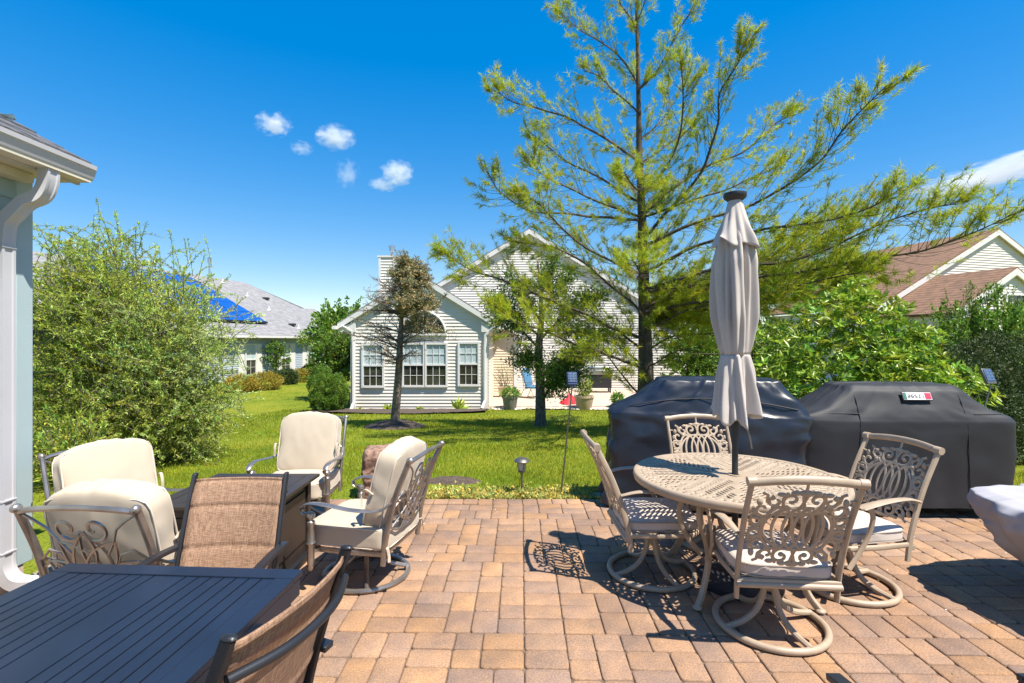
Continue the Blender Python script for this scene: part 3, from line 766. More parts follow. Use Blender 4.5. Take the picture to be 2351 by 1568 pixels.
# ================================================================== own house corner at the left edge
def build_own_house():
    root = thing('house', 'near house corner with pale siding, white gutter and shingled roof edge', 'house', (0, 0, 0))
    xw, yc = -3.19, 3.30
    siding((xw, -3, 0), (0, 1, 0), (1, 0, 0), .16, 2.66, lambda z: 0, lambda z: yc - .11 + 3, M['sideown'], 'side_wall', root, pitch=.112, lap=.016)
    siding((xw - 4, yc, 0), (1, 0, 0), (0, 1, 0), .16, 3.1, lambda z: 0, lambda z: 3.9, M['sideown'], 'end_wall', root, pitch=.112)
    MB().box((xw - .06, .1, .02), (.16, 6.3, .27)).build('foundation', M['concrete'], root)
    t = MB(); t.box((xw + .006, yc - .05, 1.41), (.045, .115, 2.50)); t.box((xw - .05, yc + .012, 1.41), (.10, .03, 2.50)); t.build('corner_trim', M['sideown'], root, bevel=.006)
    # soffit, fascia and gutter run along Y, ending just past the corner
    ye = 3.44; xg = xw + .32
    MB().box(((xw + xg) / 2 + .0, .2, 2.695), (xg - xw - .02, 6.45, .02)).build('soffit', M['soffit'], root, smooth=False)
    f = MB(); f.box((xw + .045, .1, 2.655), (.09, 6.3, .055)); f.build('frieze_board', M['soffit'], root, smooth=False)
    gt = MB()
    prof = [(xg - .10, 2.705), (xg - .010, 2.705), (xg - .004, 2.711), (xg + .012, 2.768), (xg + .020, 2.772), (xg + .022, 2.800), (xg + .004, 2.800), (xg + .002, 2.775), (xg - .014, 2.72), (xg - .10, 2.72)]
    gt.prism([(x, -3.1, z) for x, z in prof], (0, ye + 3.1, 0))
    gt.prism([(xg - .10, ye + .001, 2.705), (xg - .012, ye + .001, 2.705), (xg, ye + .001, 2.735), (xg + .018, ye + .001, 2.79), (xg - .10, ye + .001, 2.79)], (0, .006, 0))
    gt.box((xg - .11, .17, 2.745), (.02, 6.55, .14)); gt.build('gutter', M['whiteown'], root, angle=25)
    # rake board and roof slab climbing to the left
    sl = .56; xr0 = xg - .06; run = 4.2
    rb = MB(); rb.prism([(xr0 - .02, ye - .03, 2.80), (xr0 - run, ye - .03, 2.80 + sl * run), (xr0 - run, ye - .03, 2.64 + sl * run), (xr0 - .25, ye - .03, 2.80)], (0, .03, 0)); rb.build('rake_trim', M['white'], root, smooth=False)
    sh = MB(); rows = 22; st = run / rows
    rnd = random.Random(2)
    for i in range(rows):            # overlapping shingle courses, each a thin slab broken into tabs
        x0 = xr0 + .03 - i * st; x1 = x0 - st - .05; y = -3.1
        while y < ye + .01:
            wd = min(rnd.uniform(.16, .34), ye + .02 - y)
            if wd < .02: break
            z0 = 2.812 + sl * i * st + rnd.choice((0, .004, .008)); z1 = z0 + sl * (st + .05) - .012
            sh.prism([(x0, y + .003, z0), (x0, y + .003, z0 + .016), (x1, y + .003, z1 + .016), (x1, y + .003, z1)], (0, wd - .006, 0)); y += wd
    sh.build('shingle_roof', M['shingledark'], root, smooth=False)
    MB().prism([(xr0, -3.1, 2.80), (xr0 - run, -3.1, 2.80 + sl * run), (xr0 - run, -3.1, 2.77 + sl * run), (xr0, -3.1, 2.77)], (0, ye + 3.09 - .04, 0)).build('roof_deck', M['soffit'], root, smooth=False)
    MB().box((xw + .004, -.05, .128), (.03, 6.3, .055)).build('starter_strip', M['soffit'], root, smooth=False)
    # ribbed downspout: out of the gutter, back to the wall, down, and kicked out at the foot
    yd = 3.12
    def path_rib(b, pts, w=.052, d=.036, up=(0, 1, 0)):
        b.tube(pts, w, n=4, rb=d, up=up, rot=pi / 4, scale=1.35)
    yd = 3.13; d = MB()
    top = spl([(xg - .055, yd + .03, 2.73), (xg - .055, yd + .03, 2.62), (xg - .085, yd + .02, 2.52), (xg - .16, yd, 2.47), (xw + .12, yd - .03, 2.40), (xw + .07, yd - .04, 2.33), (xw + .055, yd - .04, 2.22)], 6)
    foot = spl([(xw + .055, yd - .04, .32), (xw + .06, yd - .04, .20), (xw + .10, yd - .03, .12), (xw + .17, yd, .085), (xw + .30, yd + .06, .07)], 6)
    pr = []; wd = []
    pts = top + [Vector((xw + .055, yd - .04, z)) for z in (2.0, 1.5, 1.0, .6)] + foot
    def ribbed(pts):
        # rectangular section with three flutes on the broad faces
        sec = []
        for (cx_, cy_) in ((-.042, -.034), (-.026, -.034), (-.021, -.028), (-.011, -.028), (-.006, -.034), (.006, -.034), (.011, -.028), (.021, -.028), (.026, -.034), (.042, -.034), (.042, .034), (.026, .034), (.021, .028), (-.021, .028), (-.026, .034), (-.042, .034)):
            sec.append((cx_, cy_))
        m = len(pts); vs = []; fs = []; k = len(sec)
        for i in range(m):
            t = (pts[min(i + 1, m - 1)] - pts[max(i - 1, 0)]).normalized(); sd = Vector((0, 1, 0)); sd = (sd - t * sd.dot(t)).normalized(); nn = t.cross(sd)
            for a, b_ in sec: vs.append(pts[i] + sd * a + nn * b_)
        for i in range(m - 1):
            for q in range(k):
                q2 = (q + 1) % k; fs.append((i * k + q, i * k + q2, (i + 1) * k + q2, (i + 1) * k + q))
        fs.append(tuple(range(k - 1, -1, -1))); fs.append(tuple((m - 1) * k + q for q in range(k)))
        return vs, fs
    v_, f_ = ribbed(pts); d.add(v_, f_)
    ds = d.build('downspout', M['whiteown'], root, angle=30)
    for z in (.62, .30, 2.18): MB().box((xw + .056, yd - .04, z), (.074, .092, .012)).build('strap', M['whiteown'], ds, smooth=False, bevel=.002)
build_own_house()
# gravelly soil strip between house and patio
_b = MB(); _b.grid(lambda u, v: (-3.3 + .32 * u, -3 + 8.1 * v, .004 + .02 * mnoise.noise(Vector((u * 3, v * 60, 0)))), 6, 120)
tag(_b.build('soil_strip', M['soil']), kind='structure')
# ================================================================== tan cast-metal dining chairs
def spiral(cx, cy, r0, r1, a0, a1, n=16):
    return [(cx + (r0 + (r1 - r0) * i / n) * math.cos(R_(a0 + (a1 - a0) * i / n)), cy + (r0 + (r1 - r0) * i / n) * math.sin(R_(a0 + (a1 - a0) * i / n))) for i in range(n + 1)]
def filigree_curves():
    c = []
    for k in range(5):
        cx = -.092 + .046 * k
        c.append([(cx + .066 * math.cos(t), .118 * math.sin(t)) for t in np.linspace(0, 2 * pi, 25)])
    c.append([(.152 * math.cos(t), .122 * math.sin(t)) for t in np.linspace(0, 2 * pi, 33)])
    for sy in (-1, 1):
        for sx in (-1, 1):
            c.append([(sx * x, sy * y) for x, y in spiral(.052, .160, .010, .046, 250, -110)])
            c.append([(sx * x, sy * y) for x, y in spiral(.118, .150, .008, .034, 90, 430)])
            c.append([(sx * x, sy * y) for x, y in spiral(.165, .105, .008, .040, 160, -150)])
            c.append([(sx * x, sy * y) for x, y in spiral(.178, .038, .007, .034, 60, 400)])
            c.append([(sx * x, sy * y) for x, y in ((.008, .122), (.0, .15), (.010, .19), (.030, .205))])
            c.append([(sx * x, sy * y) for x, y in ((.085, .105), (.105, .125), (.135, .13), (.155, .15), (.158, .185), (.178, .195))])
            c.append([(sx * x, sy * y) for x, y in ((.15, .03), (.17, .07), (.2, .075), (.212, .06))])
            c.append([(sx * x, sy * y) for x, y in ((.155, .02), (.18, .005), (.212, .012))])
            c.append([(sx * x, sy * y) for x, y in ((.06, .112), (.085, .13), (.09, .165), (.075, .2))])
    return c
def blobs():
    b = []
    for sy in (-1, 1):
        b.append((0, sy * .20, .030, .014))
        for sx in (-1, 1):
            for (x, y, r, q) in ((.052, .15, .013, .010), (.10, .19, .02, .010), (.14, .17, .018, .011), (.185, .145, .013, .018), (.2, .10, .012, .018), (.19, .055, .016, .009), (.045, .2, .02, .010), (.12, .115, .014, .012)):
                b.append((sx * x, sy * y, r, q))
    return b
def make_dining_chair():
    t = thing('dining_chair', '-', 'chair', group='tan cast metal swivel chairs around the round table')
    def post(s): return [(s * .252, -.205, .25), (s * .253, -.23, .42), (s * .254, -.315, .68), (s * .255, -.43, .92)]
    def onback(u, v):     # v metres above panel middle (0.665)
        z = .665 + v; pl = spl([(p[1], p[2], 0) for p in post(1)], 12)
        for a, b in zip(pl, pl[1:]):
            if a.y <= z <= b.y:
                q = (z - a.y) / (b.y - a.y); y = a.x + (b.x - a.x) * q; break
        else: y = pl[-1].x
        return Vector((u, y - .02 * (1 - (u / .26) ** 2), z))
    bf = MB()
    for s in (-1, 1):
        bf.tube(spl(post(s), 8), .013, n=8, rb=.019, up=(0, 1, 0))
        bf.tube([(s * .276, -.428, .921), (s * .235, -.428, .924)], .024, n=12)
    bf.tube(spl([(-.25, -.433, .92), (-.125, -.450, .935), (0, -.455, .940), (.125, -.450, .935), (.25, -.433, .92)], 6), .015, n=10, rb=.021)
    bf.build('back_frame', M['tan'], t)
    fp = MB()
    for c in filigree_curves():
        pts = [onback(u * 1.09, v * 1.02) for u, v in c]; closed = (pts[0] - pts[-1]).length < 1e-4
        if closed: pts = pts[:-1]
        fp.tube(pts, .0088, n=5, rb=.0055, up=(0, 1, .2), closed=closed)
    for (u, v, a, b) in blobs(): fp.ball(onback(u * 1.09, v * 1.02), (a * 1.2, .007, b * 1.25), 8, 6)
    for s in (-1, 1):
        for v in (-.06, .06, .16): fp.tube([onback(s * .22, v), onback(s * .25, v + .004)], .006, n=5)
    fp.tube([onback(0, .2), onback(0, .275)], .007, n=5)
    fp.build('filigree_panel', M['tan'], t)
    sf = MB()
    ring = [(-.255, -.23), (.255, -.23), (.262, .0), (.25, .2), (.2, .245), (-.2, .245), (-.25, .2), (-.262, 0)]
    sf.tube([(x, y, .352) for x, y in ring], .014, n=8, rb=.018, closed=True)
    sf.tube([(-.262, -.238, .335), (.262, -.238, .335)], .017, n=10)
    sf.box((0, 0, .345), (.46, .05, .02)); sf.box((0, 0, .349), (.05, .44, .02)); sf.box((0, .0, .325), (.2, .2, .03))
    sf.build('seat_frame', M['tan'], t, bevel=.003)
    for s in (-1, 1):
        a = MB()
        pts = spl([(s * .266, -.275, .615), (s * .29, -.16, .645), (s * .312, .0, .648), (s * .318, .13, .632), (s * .316, .20, .615)], 6)
        n = len(pts); a.tube(pts, [.017 + .021 * min(1, i / (n * .75)) - (.018 if i == n - 1 else 0) for i in range(n)], n=8, rb=.009, up=(0, 0, 1))
        ao = a.build('armrest', M['tan'], t)
        g = MB(); g.tube(spl([(s * .310, .135, .63), (s * .30, .09, .55), (s * .283, .11, .43), (s * .275, .165, .33), (s * .278, .235, .245)], 6), .011, n=8, rb=.017, up=(0, 1, 0)); g.build('arm_support', M['tan'], ao)
    cu = MB(); cu.cushion(.50, .50, .085, Matrix.Translation((0, .012, .408)), k=6, puff=.32, wr=.035, n=18); co = cu.build('seat_cushion', M['beige'], t)
    pp = MB()
    for z in (.435, .378):
        pp.tube([Vector((.250 * c / q, .012 + .250 * s / q, z)) for a in np.linspace(0, 2 * pi, 48, endpoint=False) for c, s in [(math.cos(a), math.sin(a))] for q in [(abs(c) ** 6 + abs(s) ** 6) ** (1 / 6)]], .0045, n=5, closed=True)
    pp.build('piping', M['piping'], co)
    hb = MB(); hb.lathe([(.075, .345), (.075, .325), (.036, .315), (.036, .26), (.026, .25), (.026, .2)], 16); hb.build('swivel_hub', M['tan'], t)
    rg = MB(); rg.tube([(.285 * math.cos(a), .285 * math.sin(a), .022) for a in np.linspace(0, 2 * pi, 48, endpoint=False)], .019, n=10, closed=True); rg.build('base_ring', M['tan'], t)
    for q in range(4):
        a = q * pi / 2 + .35; c, s = math.cos(a), math.sin(a)
        l = MB(); l.tube(spl([(.022 * c, .022 * s, .30), (.038 * c, .038 * s, .20), (.085 * c, .085 * s, .105), (.17 * c, .17 * s, .052), (.285 * c, .285 * s, .030)], 6), .0165, n=8); l.build('leg', M['tan'], t)
    return t
TBL = Vector((1.478, 3.32, 0))
_dc = make_dining_chair()
_spots = [((1.455, 2.83, 0), (.09, 1), 'tan filigree chair nearest the camera with its back turned to us'),
          ((.965, 3.47, 0), (1, .02), 'tan filigree chair seen from its side on the left of the round table'),
          ((2.185, 3.29, 0), (-.985, -.17), 'tan filigree chair on the right of the round table before the grey grill cover'),
          ((1.62, 3.98, 0), (.0, -1), 'tan filigree chair half hidden behind the round table and umbrella pole')]
for i, (loc, fd, lab) in enumerate(_spots):
    if i == 0: _dc.location = loc; _dc.rotation_euler = (0, 0, face_rz(*fd)); _dc['label'] = lab
    else: copy_tree(_dc, loc, face_rz(*fd), lab)

# ================================================================== round cast table with pierced top
def build_round_table():
    t = thing('round_table', 'round tan cast metal dining table with pierced leaf pattern top', 'table', TBL)
    R = .655; NR, NS = 86, 480
    el = []          # slots: (x, y, cos, sin, a, b)
    for k in range(8):
        mid = 2 * pi * k / 8
        for r in np.arange(.075, .50, .034):
            for sd in (-1, 1):
                ln = min(.085, r * math.tan(pi / 8) * .85)
                ln = .062
                for q in range(4):
                    off = .034 + q * .060
                    if off + .02 > (r + off * .55) * math.tan(pi / 8): continue
                    x, y = r + off * .55, sd * off
                    if math.hypot(x, y) > .525: continue
                    an = sd * R_(52)
                    X, Y = x * math.cos(mid) - y * math.sin(mid), x * math.sin(mid) + y * math.cos(mid)
                    el.append((X, Y, math.cos(mid + an), math.sin(mid + an), ln * .52, .0088))
    rnd = random.Random(8)
    for r, n in ((.605, 84), (.575, 66), (.545, 52)):
        for k in range(n):
            a = 2 * pi * (k + rnd.uniform(-.15, .15)) / n; el.append((r * math.cos(a), r * math.sin(a), math.cos(a + .7), math.sin(a + .7), rnd.uniform(.009, .016), .0085))
    el = np.array(el)
    rs = np.linspace(.024, R - .03, NR + 1); ths = np.linspace(0, 2 * pi, NS + 1)
    rc = (rs[1:] + rs[:-1]) / 2; tc_ = (ths[1:] + ths[:-1]) / 2
    XX = rc[:, None] * np.cos(tc_)[None]; YY = rc[:, None] * np.sin(tc_)[None]
    hole = np.zeros(XX.shape, bool)
    for (x, y, c, s, a, b) in el:
        m = (np.abs(XX - x) < a + .01) & (np.abs(YY - y) < a + .01)
        if not m.any(): continue
        dx, dy = XX[m] - x, YY[m] - y
        hole[m] |= ((dx * c + dy * s) / a) ** 2 + ((-dx * s + dy * c) / b) ** 2 < 1
    V = [(r * math.cos(th), r * math.sin(th), .715) for r in rs for th in ths[:-1]]
    Fc = [(i * NS + j, (i + 1) * NS + j, (i + 1) * NS + (j + 1) % NS, i * NS + (j + 1) % NS) for i in range(NR) for j in range(NS) if not hole[i, j]]
    o = npmesh('tabletop', V, Fc, M['tan'], t); md = o.modifiers.new('thick', 'SOLIDIFY'); md.thickness = .012; md.offset = -1
    rim = MB(); prof = [(R - .034, .717), (R - .012, .722), (R - .001, .714), (R + .002, .695), (R - .004, .672), (R - .016, .664), (R - .026, .668), (R - .034, .70)]
    rim.lathe(prof + [prof[0]], 96, caps=False); rim.build('rim', M['tan'], t, angle=60)
    ap = MB()
    for k in range(8):
        a = 2 * pi * k / 8; ap.bar((.03 * math.cos(a), .03 * math.sin(a), .692), ((R - .03) * math.cos(a), (R - .03) * math.sin(a), .692), .012, .02)
    ap.tube([(.30 * math.cos(a), .30 * math.sin(a), .668) for a in np.linspace(0, 2 * pi, 40, endpoint=False)], .012, n=6, closed=True)
    ap.lathe([(.026, .722), (.045, .722), (.045, .66), (.026, .66)], 20, caps=False); ap.build('apron', M['tan'], t)
    for k in range(4):
        a = R_(42 + 90 * k); c, s = math.cos(a), math.sin(a)
        l = MB(); l.tube(spl([(.30 * c, .30 * s, .668), (.44 * c, .44 * s, .635), (.475 * c, .475 * s, .54), (.40 * c, .40 * s, .40), (.365 * c, .365 * s, .26), (.43 * c, .43 * s, .10), (.50 * c, .50 * s, .015)], 7), .019, n=8, rb=.024)
        l.ball((.503 * c, .503 * s, .016), (.03, .03, .016)); l.build('leg', M['tan'], t)
build_round_table()

# ================================================================== closed umbrella through the table
def build_umbrella():
    t = thing('closed_umbrella', 'closed grey market umbrella tied around its dark pole above the round table', 'umbrella', TBL)
    p = MB(); p.tube([(0, 0, .06), (0, 0, 2.52)], .0195, n=16); p.lathe([(.026, .98), (.026, 1.08)], 16); po = p.build('pole', M['blackpot'], t)
    c = MB(); c.tube(spl([(.02, -.03, 1.06), (.055, -.05, 1.03), (.075, -.055, .96), (.085, -.055, .90)], 5), .006, n=6); c.build('crank', M['pewter'], po)
    bs = MB(); bs.lathe([(.24, .0), (.24, .035), (.20, .055), (.05, .075), (.04, .20), (.026, .21)], 32); bs.build('base', M['blackpot'], t)
    cap = MB(); cap.lathe([(.045, 2.53), (.068, 2.550), (.074, 2.565), (.072, 2.580), (.05, 2.588), (.001, 2.590)], 28); cap.build('finial_cap', M['blackpot'], t)
    def fold(a, n, sharp): 
        s = math.sin(a * n / 2); return 1 - abs(s) ** sharp
    def body(u, v, zt, zb, rad, seed, nf, amp, hem):
        a = 2 * pi * u; z = zt + (zb - zt) * v
        ph = .35 * math.sin(3 * v + seed) + .25 * math.sin(2 * a + seed)
        f = 1.0 - 1.9 * abs(math.sin(nf * a / 2 + ph)) ** 1.6 * (.75 + .35 * math.cos(2 * a + seed)) + .34 * math.cos((nf * 2 + 1) * a - 2.5 * v + seed) + .2 * math.cos((nf + 4) * a + 4 * v)
        am = amp(v); r = rad(v) * (1 + am * f)
        z += hem * v ** 6 * (.5 * math.cos(nf * a + 1.2) + .6 * math.sin(2 * a + seed))
        tw = .35 * v
        return Vector((r * math.cos(a + tw * .2), r * math.sin(a + tw * .2), z))
    def interp(tab):
        xs, ys = zip(*tab); return lambda v: float(np.interp(v, xs, ys))
    b = MB(); b.grid(lambda u, v: body(u, v, 2.36, 1.515, interp([(0, .075), (.1, .104), (.28, .116), (.5, .118), (.75, .113), (.9, .104), (.97, .096), (1, .092)]), .6, 7, interp([(0, .14), (.25, .38), (.7, .40), (.93, .20), (1, .10)]), 0), 192, 46, True)
    b.grid(lambda u, v: body(u, v, 1.515, 1.10, interp([(0, .092), (.05, .098), (.3, .110), (.7, .124), (1, .136)]), 2.1, 7, interp([(0, .10), (.25, .22), (1, .32)]), .06), 192, 26, True)
    b.build('canopy', M['umb'], t, angle=180, solid=.004)
    vt = MB(); vt.grid(lambda u, v: body(u, v, 2.535, 2.235, interp([(0, .046), (.1, .054), (.45, .082), (.8, .116), (1, .134)]), 1.1, 5, interp([(0, .03), (.4, .14), (1, .30)]), .045), 160, 24, True)
    vt.build('vent_flap', M['umb'], t, angle=180, solid=.004)
    tie = MB(); tie.tube([(.085 * math.cos(a), .085 * math.sin(a), 1.515 + .006 * math.sin(2 * a)) for a in np.linspace(0, 2 * pi, 40, endpoint=False)], .006, n=6, rb=.011, closed=True); tie.build('tie_strap', M['umb'], t)
    for ch in t.children:
        if ch.name.split('.')[0] in ('canopy', 'vent_flap', 'tie_strap'): ch.scale = (.88, .88, 1)
build_umbrella()

# ================================================================== cushioned lounge chairs
def make_lounge_chair():
    t = thing('lounge_chair', '-', 'armchair', group='cream cushioned lounge chairs around the fire table')
    def post(s): return [(s * .285, -.27, .21), (s * .288, -.295, .40), (s * .292, -.36, .66), (s * .290, -.455, .895)]
    pl = spl([(p[1], p[2], 0) for p in post(1)], 14)
    def onback(u, z):
        for a, b in zip(pl, pl[1:]):
            if a.y <= z <= b.y: y = a.x + (b.x - a.x) * (z - a.y) / (b.y - a.y); break
        else: y = pl[-1].x
        return Vector((u, y - .025 * (1 - (u / .29) ** 2), z))
    bf = MB()
    for s in (-1, 1):
        bf.tube(spl(post(s), 8), .015, n=8, rb=.020, up=(0, 1, 0)); bf.ball((s * .290, -.462, .902), (.022, .026, .022), 12, 8)
    bf.tube([onback(-.285, .885) + Vector((0, 0, 0))] + [onback(u, .888 + .024 * (1 - (u / .29) ** 2)) for u in np.linspace(-.24, .24, 12)] + [onback(.285, .885)], .017, n=8, rb=.014)
    bf.build('back_frame', M['bronze'], t)
    lt = MB()
    def cv(pts, r=.0075): lt.tube([onback(u, z) for u, z in pts], r, n=5, rb=.006, up=(0, 1, 0))
    for s in (-1, 1):
        cv([(s * x, .70 + y) for x, y in spiral(.068, .10, .016, .066, 250, -120, 22)], .009)
        for bx, th, ln, wd in ((-.10, 74, .40, .060), (-.12, 52, .42, .066), (-.10, 33, .40, .060), (-.04, 16, .34, .050)):
            dx, dz = math.cos(R_(th)), math.sin(R_(th)); lp = []
            for q in np.linspace(0, 1, 23):
                t_ = 1 - abs(2 * q - 1); w_ = wd * math.sin(pi * t_ ** 1.5) * (1 if q < .5 else -1) if 0 < q < 1 else 0
                lp.append((max(-.278, min(.278, s * (bx + dx * ln * t_ - dz * w_))), min(.885, .40 + dz * ln * t_ + dx * w_)))
            cv(lp, .0085)
        cv([(s * x, z) for x, z in ((.27, .87), (.22, .84), (.17, .80), (.13, .72), (.09, .66))])
        cv([(s * x, z) for x, z in ((.275, .62), (.21, .68), (.15, .66), (.12, .60))])
        cv([(s * x, z) for x, z in ((.275, .58), (.22, .62), (.16, .60), (.14, .54))])
        cv([(s * .275, .42), (s * .14, .52), (0, .62)])
    cv([(-.28, .35), (.28, .35)], .011)
    lt.build('back_lattice', M['bronze'], t)
    sf = MB(); ring = [(-.27, -.27), (.27, -.27), (.285, .0), (.275, .25), (-.275, .25), (-.285, 0)]
    sf.tube([(x, y, .275) for x, y in ring], .015, n=8, rb=.02, closed=True)
    for q in (-.15, 0, .15): sf.box((q, 0, .272), (.03, .50, .012))
    sf.box((0, 0, .262), (.5, .06, .022)); sf.build('seat_frame', M['bronze'], t)
    for s in (-1, 1):
        a = MB(); pts = spl([(s * .292, -.34, .625), (s * .315, -.25, .575), (s * .345, -.08, .575), (s * .352, .10, .598), (s * .345, .22, .598), (s * .338, .285, .570), (s * .335, .290, .535), (s * .335, .262, .520), (s * .335, .245, .535)], 6)
        n = len(pts); a.tube(pts, [.018 + .010 * math.sin(pi * min(1, i / (n * .7))) for i in range(n)], n=8, rb=.008, up=(0, -.25, 1)); ao = a.build('armrest', M['bronze'], t)
        g = MB(); g.lathe([(.012, .54), (.026, .53), (.030, .51), (.020, .495), (.017, .485), (.028, .475), (.030, .455), (.025, .43), (.029, .40), (.027, .345), (.032, .335), (.024, .322), (.024, .22), (.019, .165), (.010, .15)], 12, (s * .335, .225, 0))
        g.bar((s * .335, .225, .275), (s * .27, .2, .275), .03, .02); g.build('arm_post', M['bronze'], ao)
    cu = MB(); cu.cushion(.585, .60, .155, Matrix.Translation((0, .0, .372)), k=11, puff=.16, wr=.03, n=22, seed=3); so_ = cu.build('seat_cushion', M['cream'], t)
    def band(par, Mx, w, d, z, nm='piping'):
        b = MB(); b.tube([Mx @ Vector((w * c / q, d * s / q, z)) for a in np.linspace(0, 2 * pi, 56, endpoint=False) for c, s in [(math.cos(a), math.sin(a))] for q in [(abs(c) ** 9 + abs(s) ** 9) ** (1 / 9)]], .0055, n=5, closed=True); b.build(nm, M['creampipe'], par)
    for z in (.062, -.062): band(so_, Matrix.Translation((0, 0, .372)), .287, .295, z)
    Mb = Matrix.Translation((0, -.235, .68)) @ Matrix.Rotation(R_(15), 4, 'X') @ Matrix.Rotation(pi / 2, 4, 'X')
    cb = MB(); cb.cushion(.56, .53, .145, Mb, k=9, puff=.20, wr=.05, n=26, seed=9)
    # crown the top edge like a loaf
    inv = Mb.inverted(); nv = []
    for v in cb.v:
        q = inv @ Vector(v)
        if q.y > .1: q.y += .045 * (1 - (q.x / .28) ** 2) * (q.y - .1) / .2
        if q.y > .2: q.x *= 1 - .04 * (q.y - .2) / .1
        nv.append(tuple(Mb @ q))
    cb.v = nv; bo = cb.build('back_cushion', M['cream'], t)
    for z in (.062, -.062): band(bo, Mb, .275, .260, z)
    for s in (-1, 1):
        tb = MB(); tb.tube(spl([Mb @ Vector((s * .285, -.02, -.03)), Mb @ Vector((s * .298, .0, -.085)), Mb @ Vector((s * .296, -.05, -.10)), Mb @ Vector((s * .30, -.12, -.08))], 5), .010, n=6, rb=.003); tb.build('cushion_tie', M['cream'], bo)
        tb = MB(); tb.tube(spl([(s * .27, -.29, .33), (s * .292, -.305, .33), (s * .288, -.315, .28), (s * .295, -.32, .24)], 5), .010, n=6, rb=.003); tb.build('cushion_tie', M['cream'], so_)
    hb = MB(); hb.lathe([(.10, .268), (.10, .245), (.04, .235), (.04, .17), (.03, .16)], 16); hb.build('swivel_hub', M['bronze'], t)
    rg = MB(); rg.tube([(.295 * math.cos(a), .295 * math.sin(a), .02) for a in np.linspace(0, 2 * pi, 48, endpoint=False)], .018, n=8, rb=.017, closed=True); rg.build('base_ring', M['bronze'], t)
    for q in range(4):
        a = q * pi / 2 + .5; c, s = math.cos(a), math.sin(a)
        l = MB(); l.tube(spl([(.03 * c, .03 * s, .22), (.07 * c, .07 * s, .15), (.16 * c, .16 * s, .075), (.295 * c, .295 * s, .028)], 6), .016, n=8); l.build('leg', M['bronze'], t)
    t.scale = (.93, .96, .96)
    return t
_lc = make_lounge_chair()
_ls = [((-1.0, 3.44, 0), (-.975, .22), 'cream cushioned armchair seen from its side, right of the fire table'),
       ((-1.87, 4.42, 0), (.02, -1), 'cream cushioned armchair facing us beyond the fire table on the lawn side'),
       ((-1.90, 2.64, 0), (.03, 1), 'cream cushioned armchair with scrolled metal back turned to us behind the black table'),
       ((-2.48, 3.22, 0), (.88, -.47), 'cream cushioned armchair angled beside the house downspout')]
for i, (loc, fd, lab) in enumerate(_ls):
    if i == 0: _lc.location = loc; _lc.rotation_euler = (0, 0, face_rz(*fd)); _lc['label'] = lab
    else: copy_tree(_lc, loc, face_rz(*fd), lab)

# ================================================================== brown fire table
def build_fire_table():
    t = thing('fire_table', 'low square brown metal fire table between the cream lounge chairs', 'table', (-1.84, 3.41, 0))
    h = .385; tp = MB()
    for k in range(6):
        w = (2 * h - .16) / 6; tp.box((-h + .08 + w * (k + .5), 0, .590), (w - .004, 2 * h - .16, .02))
    for s in (-1, 1): tp.box((s * (h - .039), 0, .590), (.078, 2 * h, .022)); tp.box((0, s * (h - .039), .589), (2 * h - .158, .078, .022))
    tp.build('tabletop', M['fire'], t, smooth=False, bevel=.003)
    bd = MB(); bd.box((0, 0, .30), (.64, .64, .52)); 
    for s in (-1, 1):
        bd.box((s * .325, 0, .33), (.012, .50, .36)); bd.box((0, s * .325, .33), (.50, .012, .36))
        for q in (-1, 1): bd.box((s * .31, q * .31, .29), (.055, .055, .58))
    bd.build('cabinet', M['fire'], t, smooth=False, bevel=.004)
    bb = MB(); bb.box((0, 0, .03), (.70, .70, .05)); bb.build('plinth', M['black'], t, smooth=False, bevel=.004)
build_fire_table()

# ================================================================== black slatted dining table
def build_black_table():
    a = R_(-3.4); far = Vector((-1.285, 1.965, 0)); L, W = 1.62, .955
    ax = Vector((-math.sin(a), math.cos(a), 0)); c = far - ax * (L / 2)
    t = thing('dining_table', 'black metal dining table with slatted top in the near left corner', 'table', c, a)
    tp = MB(); b = .072; z = .708; th = .022
    for s in (-1, 1):
        tp.box((0, s * (L / 2 - b / 2), z), (W, b, th)); tp.box((s * (W / 2 - b / 2), 0, z - .0015), (b, L - 2 * b, th))
    inner = W - 2 * b; cw = .125; sw = (inner - cw) / 14
    for s in (-1, 1):
        for k in range(7): tp.box((s * (cw / 2 + sw * (k + .5)), 0, z - .002), (sw - .0055, L - 2 * b - .003, th - .004))
    tp.box((0, 0, z - .002), (cw - .006, L - 2 * b - .003, th - .004)); tp.build('tabletop', M['table'], t, smooth=False, bevel=.0025)
    ap = MB()
    for s in (-1, 1):
        ap.box((s * (W / 2 - .015), 0, z - .046), (.022, L - .03, .066)); ap.box((0, s * (L / 2 - .015), z - .046), (W - .056, .022, .066))
    ap.box((0, 0, z - .03), (.05, L - .06, .03)); ap.box((0, .5, z - .024), (W - .06, .04, .02)); ap.box((0, -.5, z - .024), (W - .06, .04, .02)); ap.build('apron', M['table'], t, smooth=False, bevel=.003)
    for sx in (-1, 1):
        for sy in (-1, 1): MB().box((sx * (W / 2 - .06), sy * (L / 2 - .06), .345), (.06, .06, .69)).build('leg', M['table'], t, smooth=False, bevel=.004)
build_black_table()

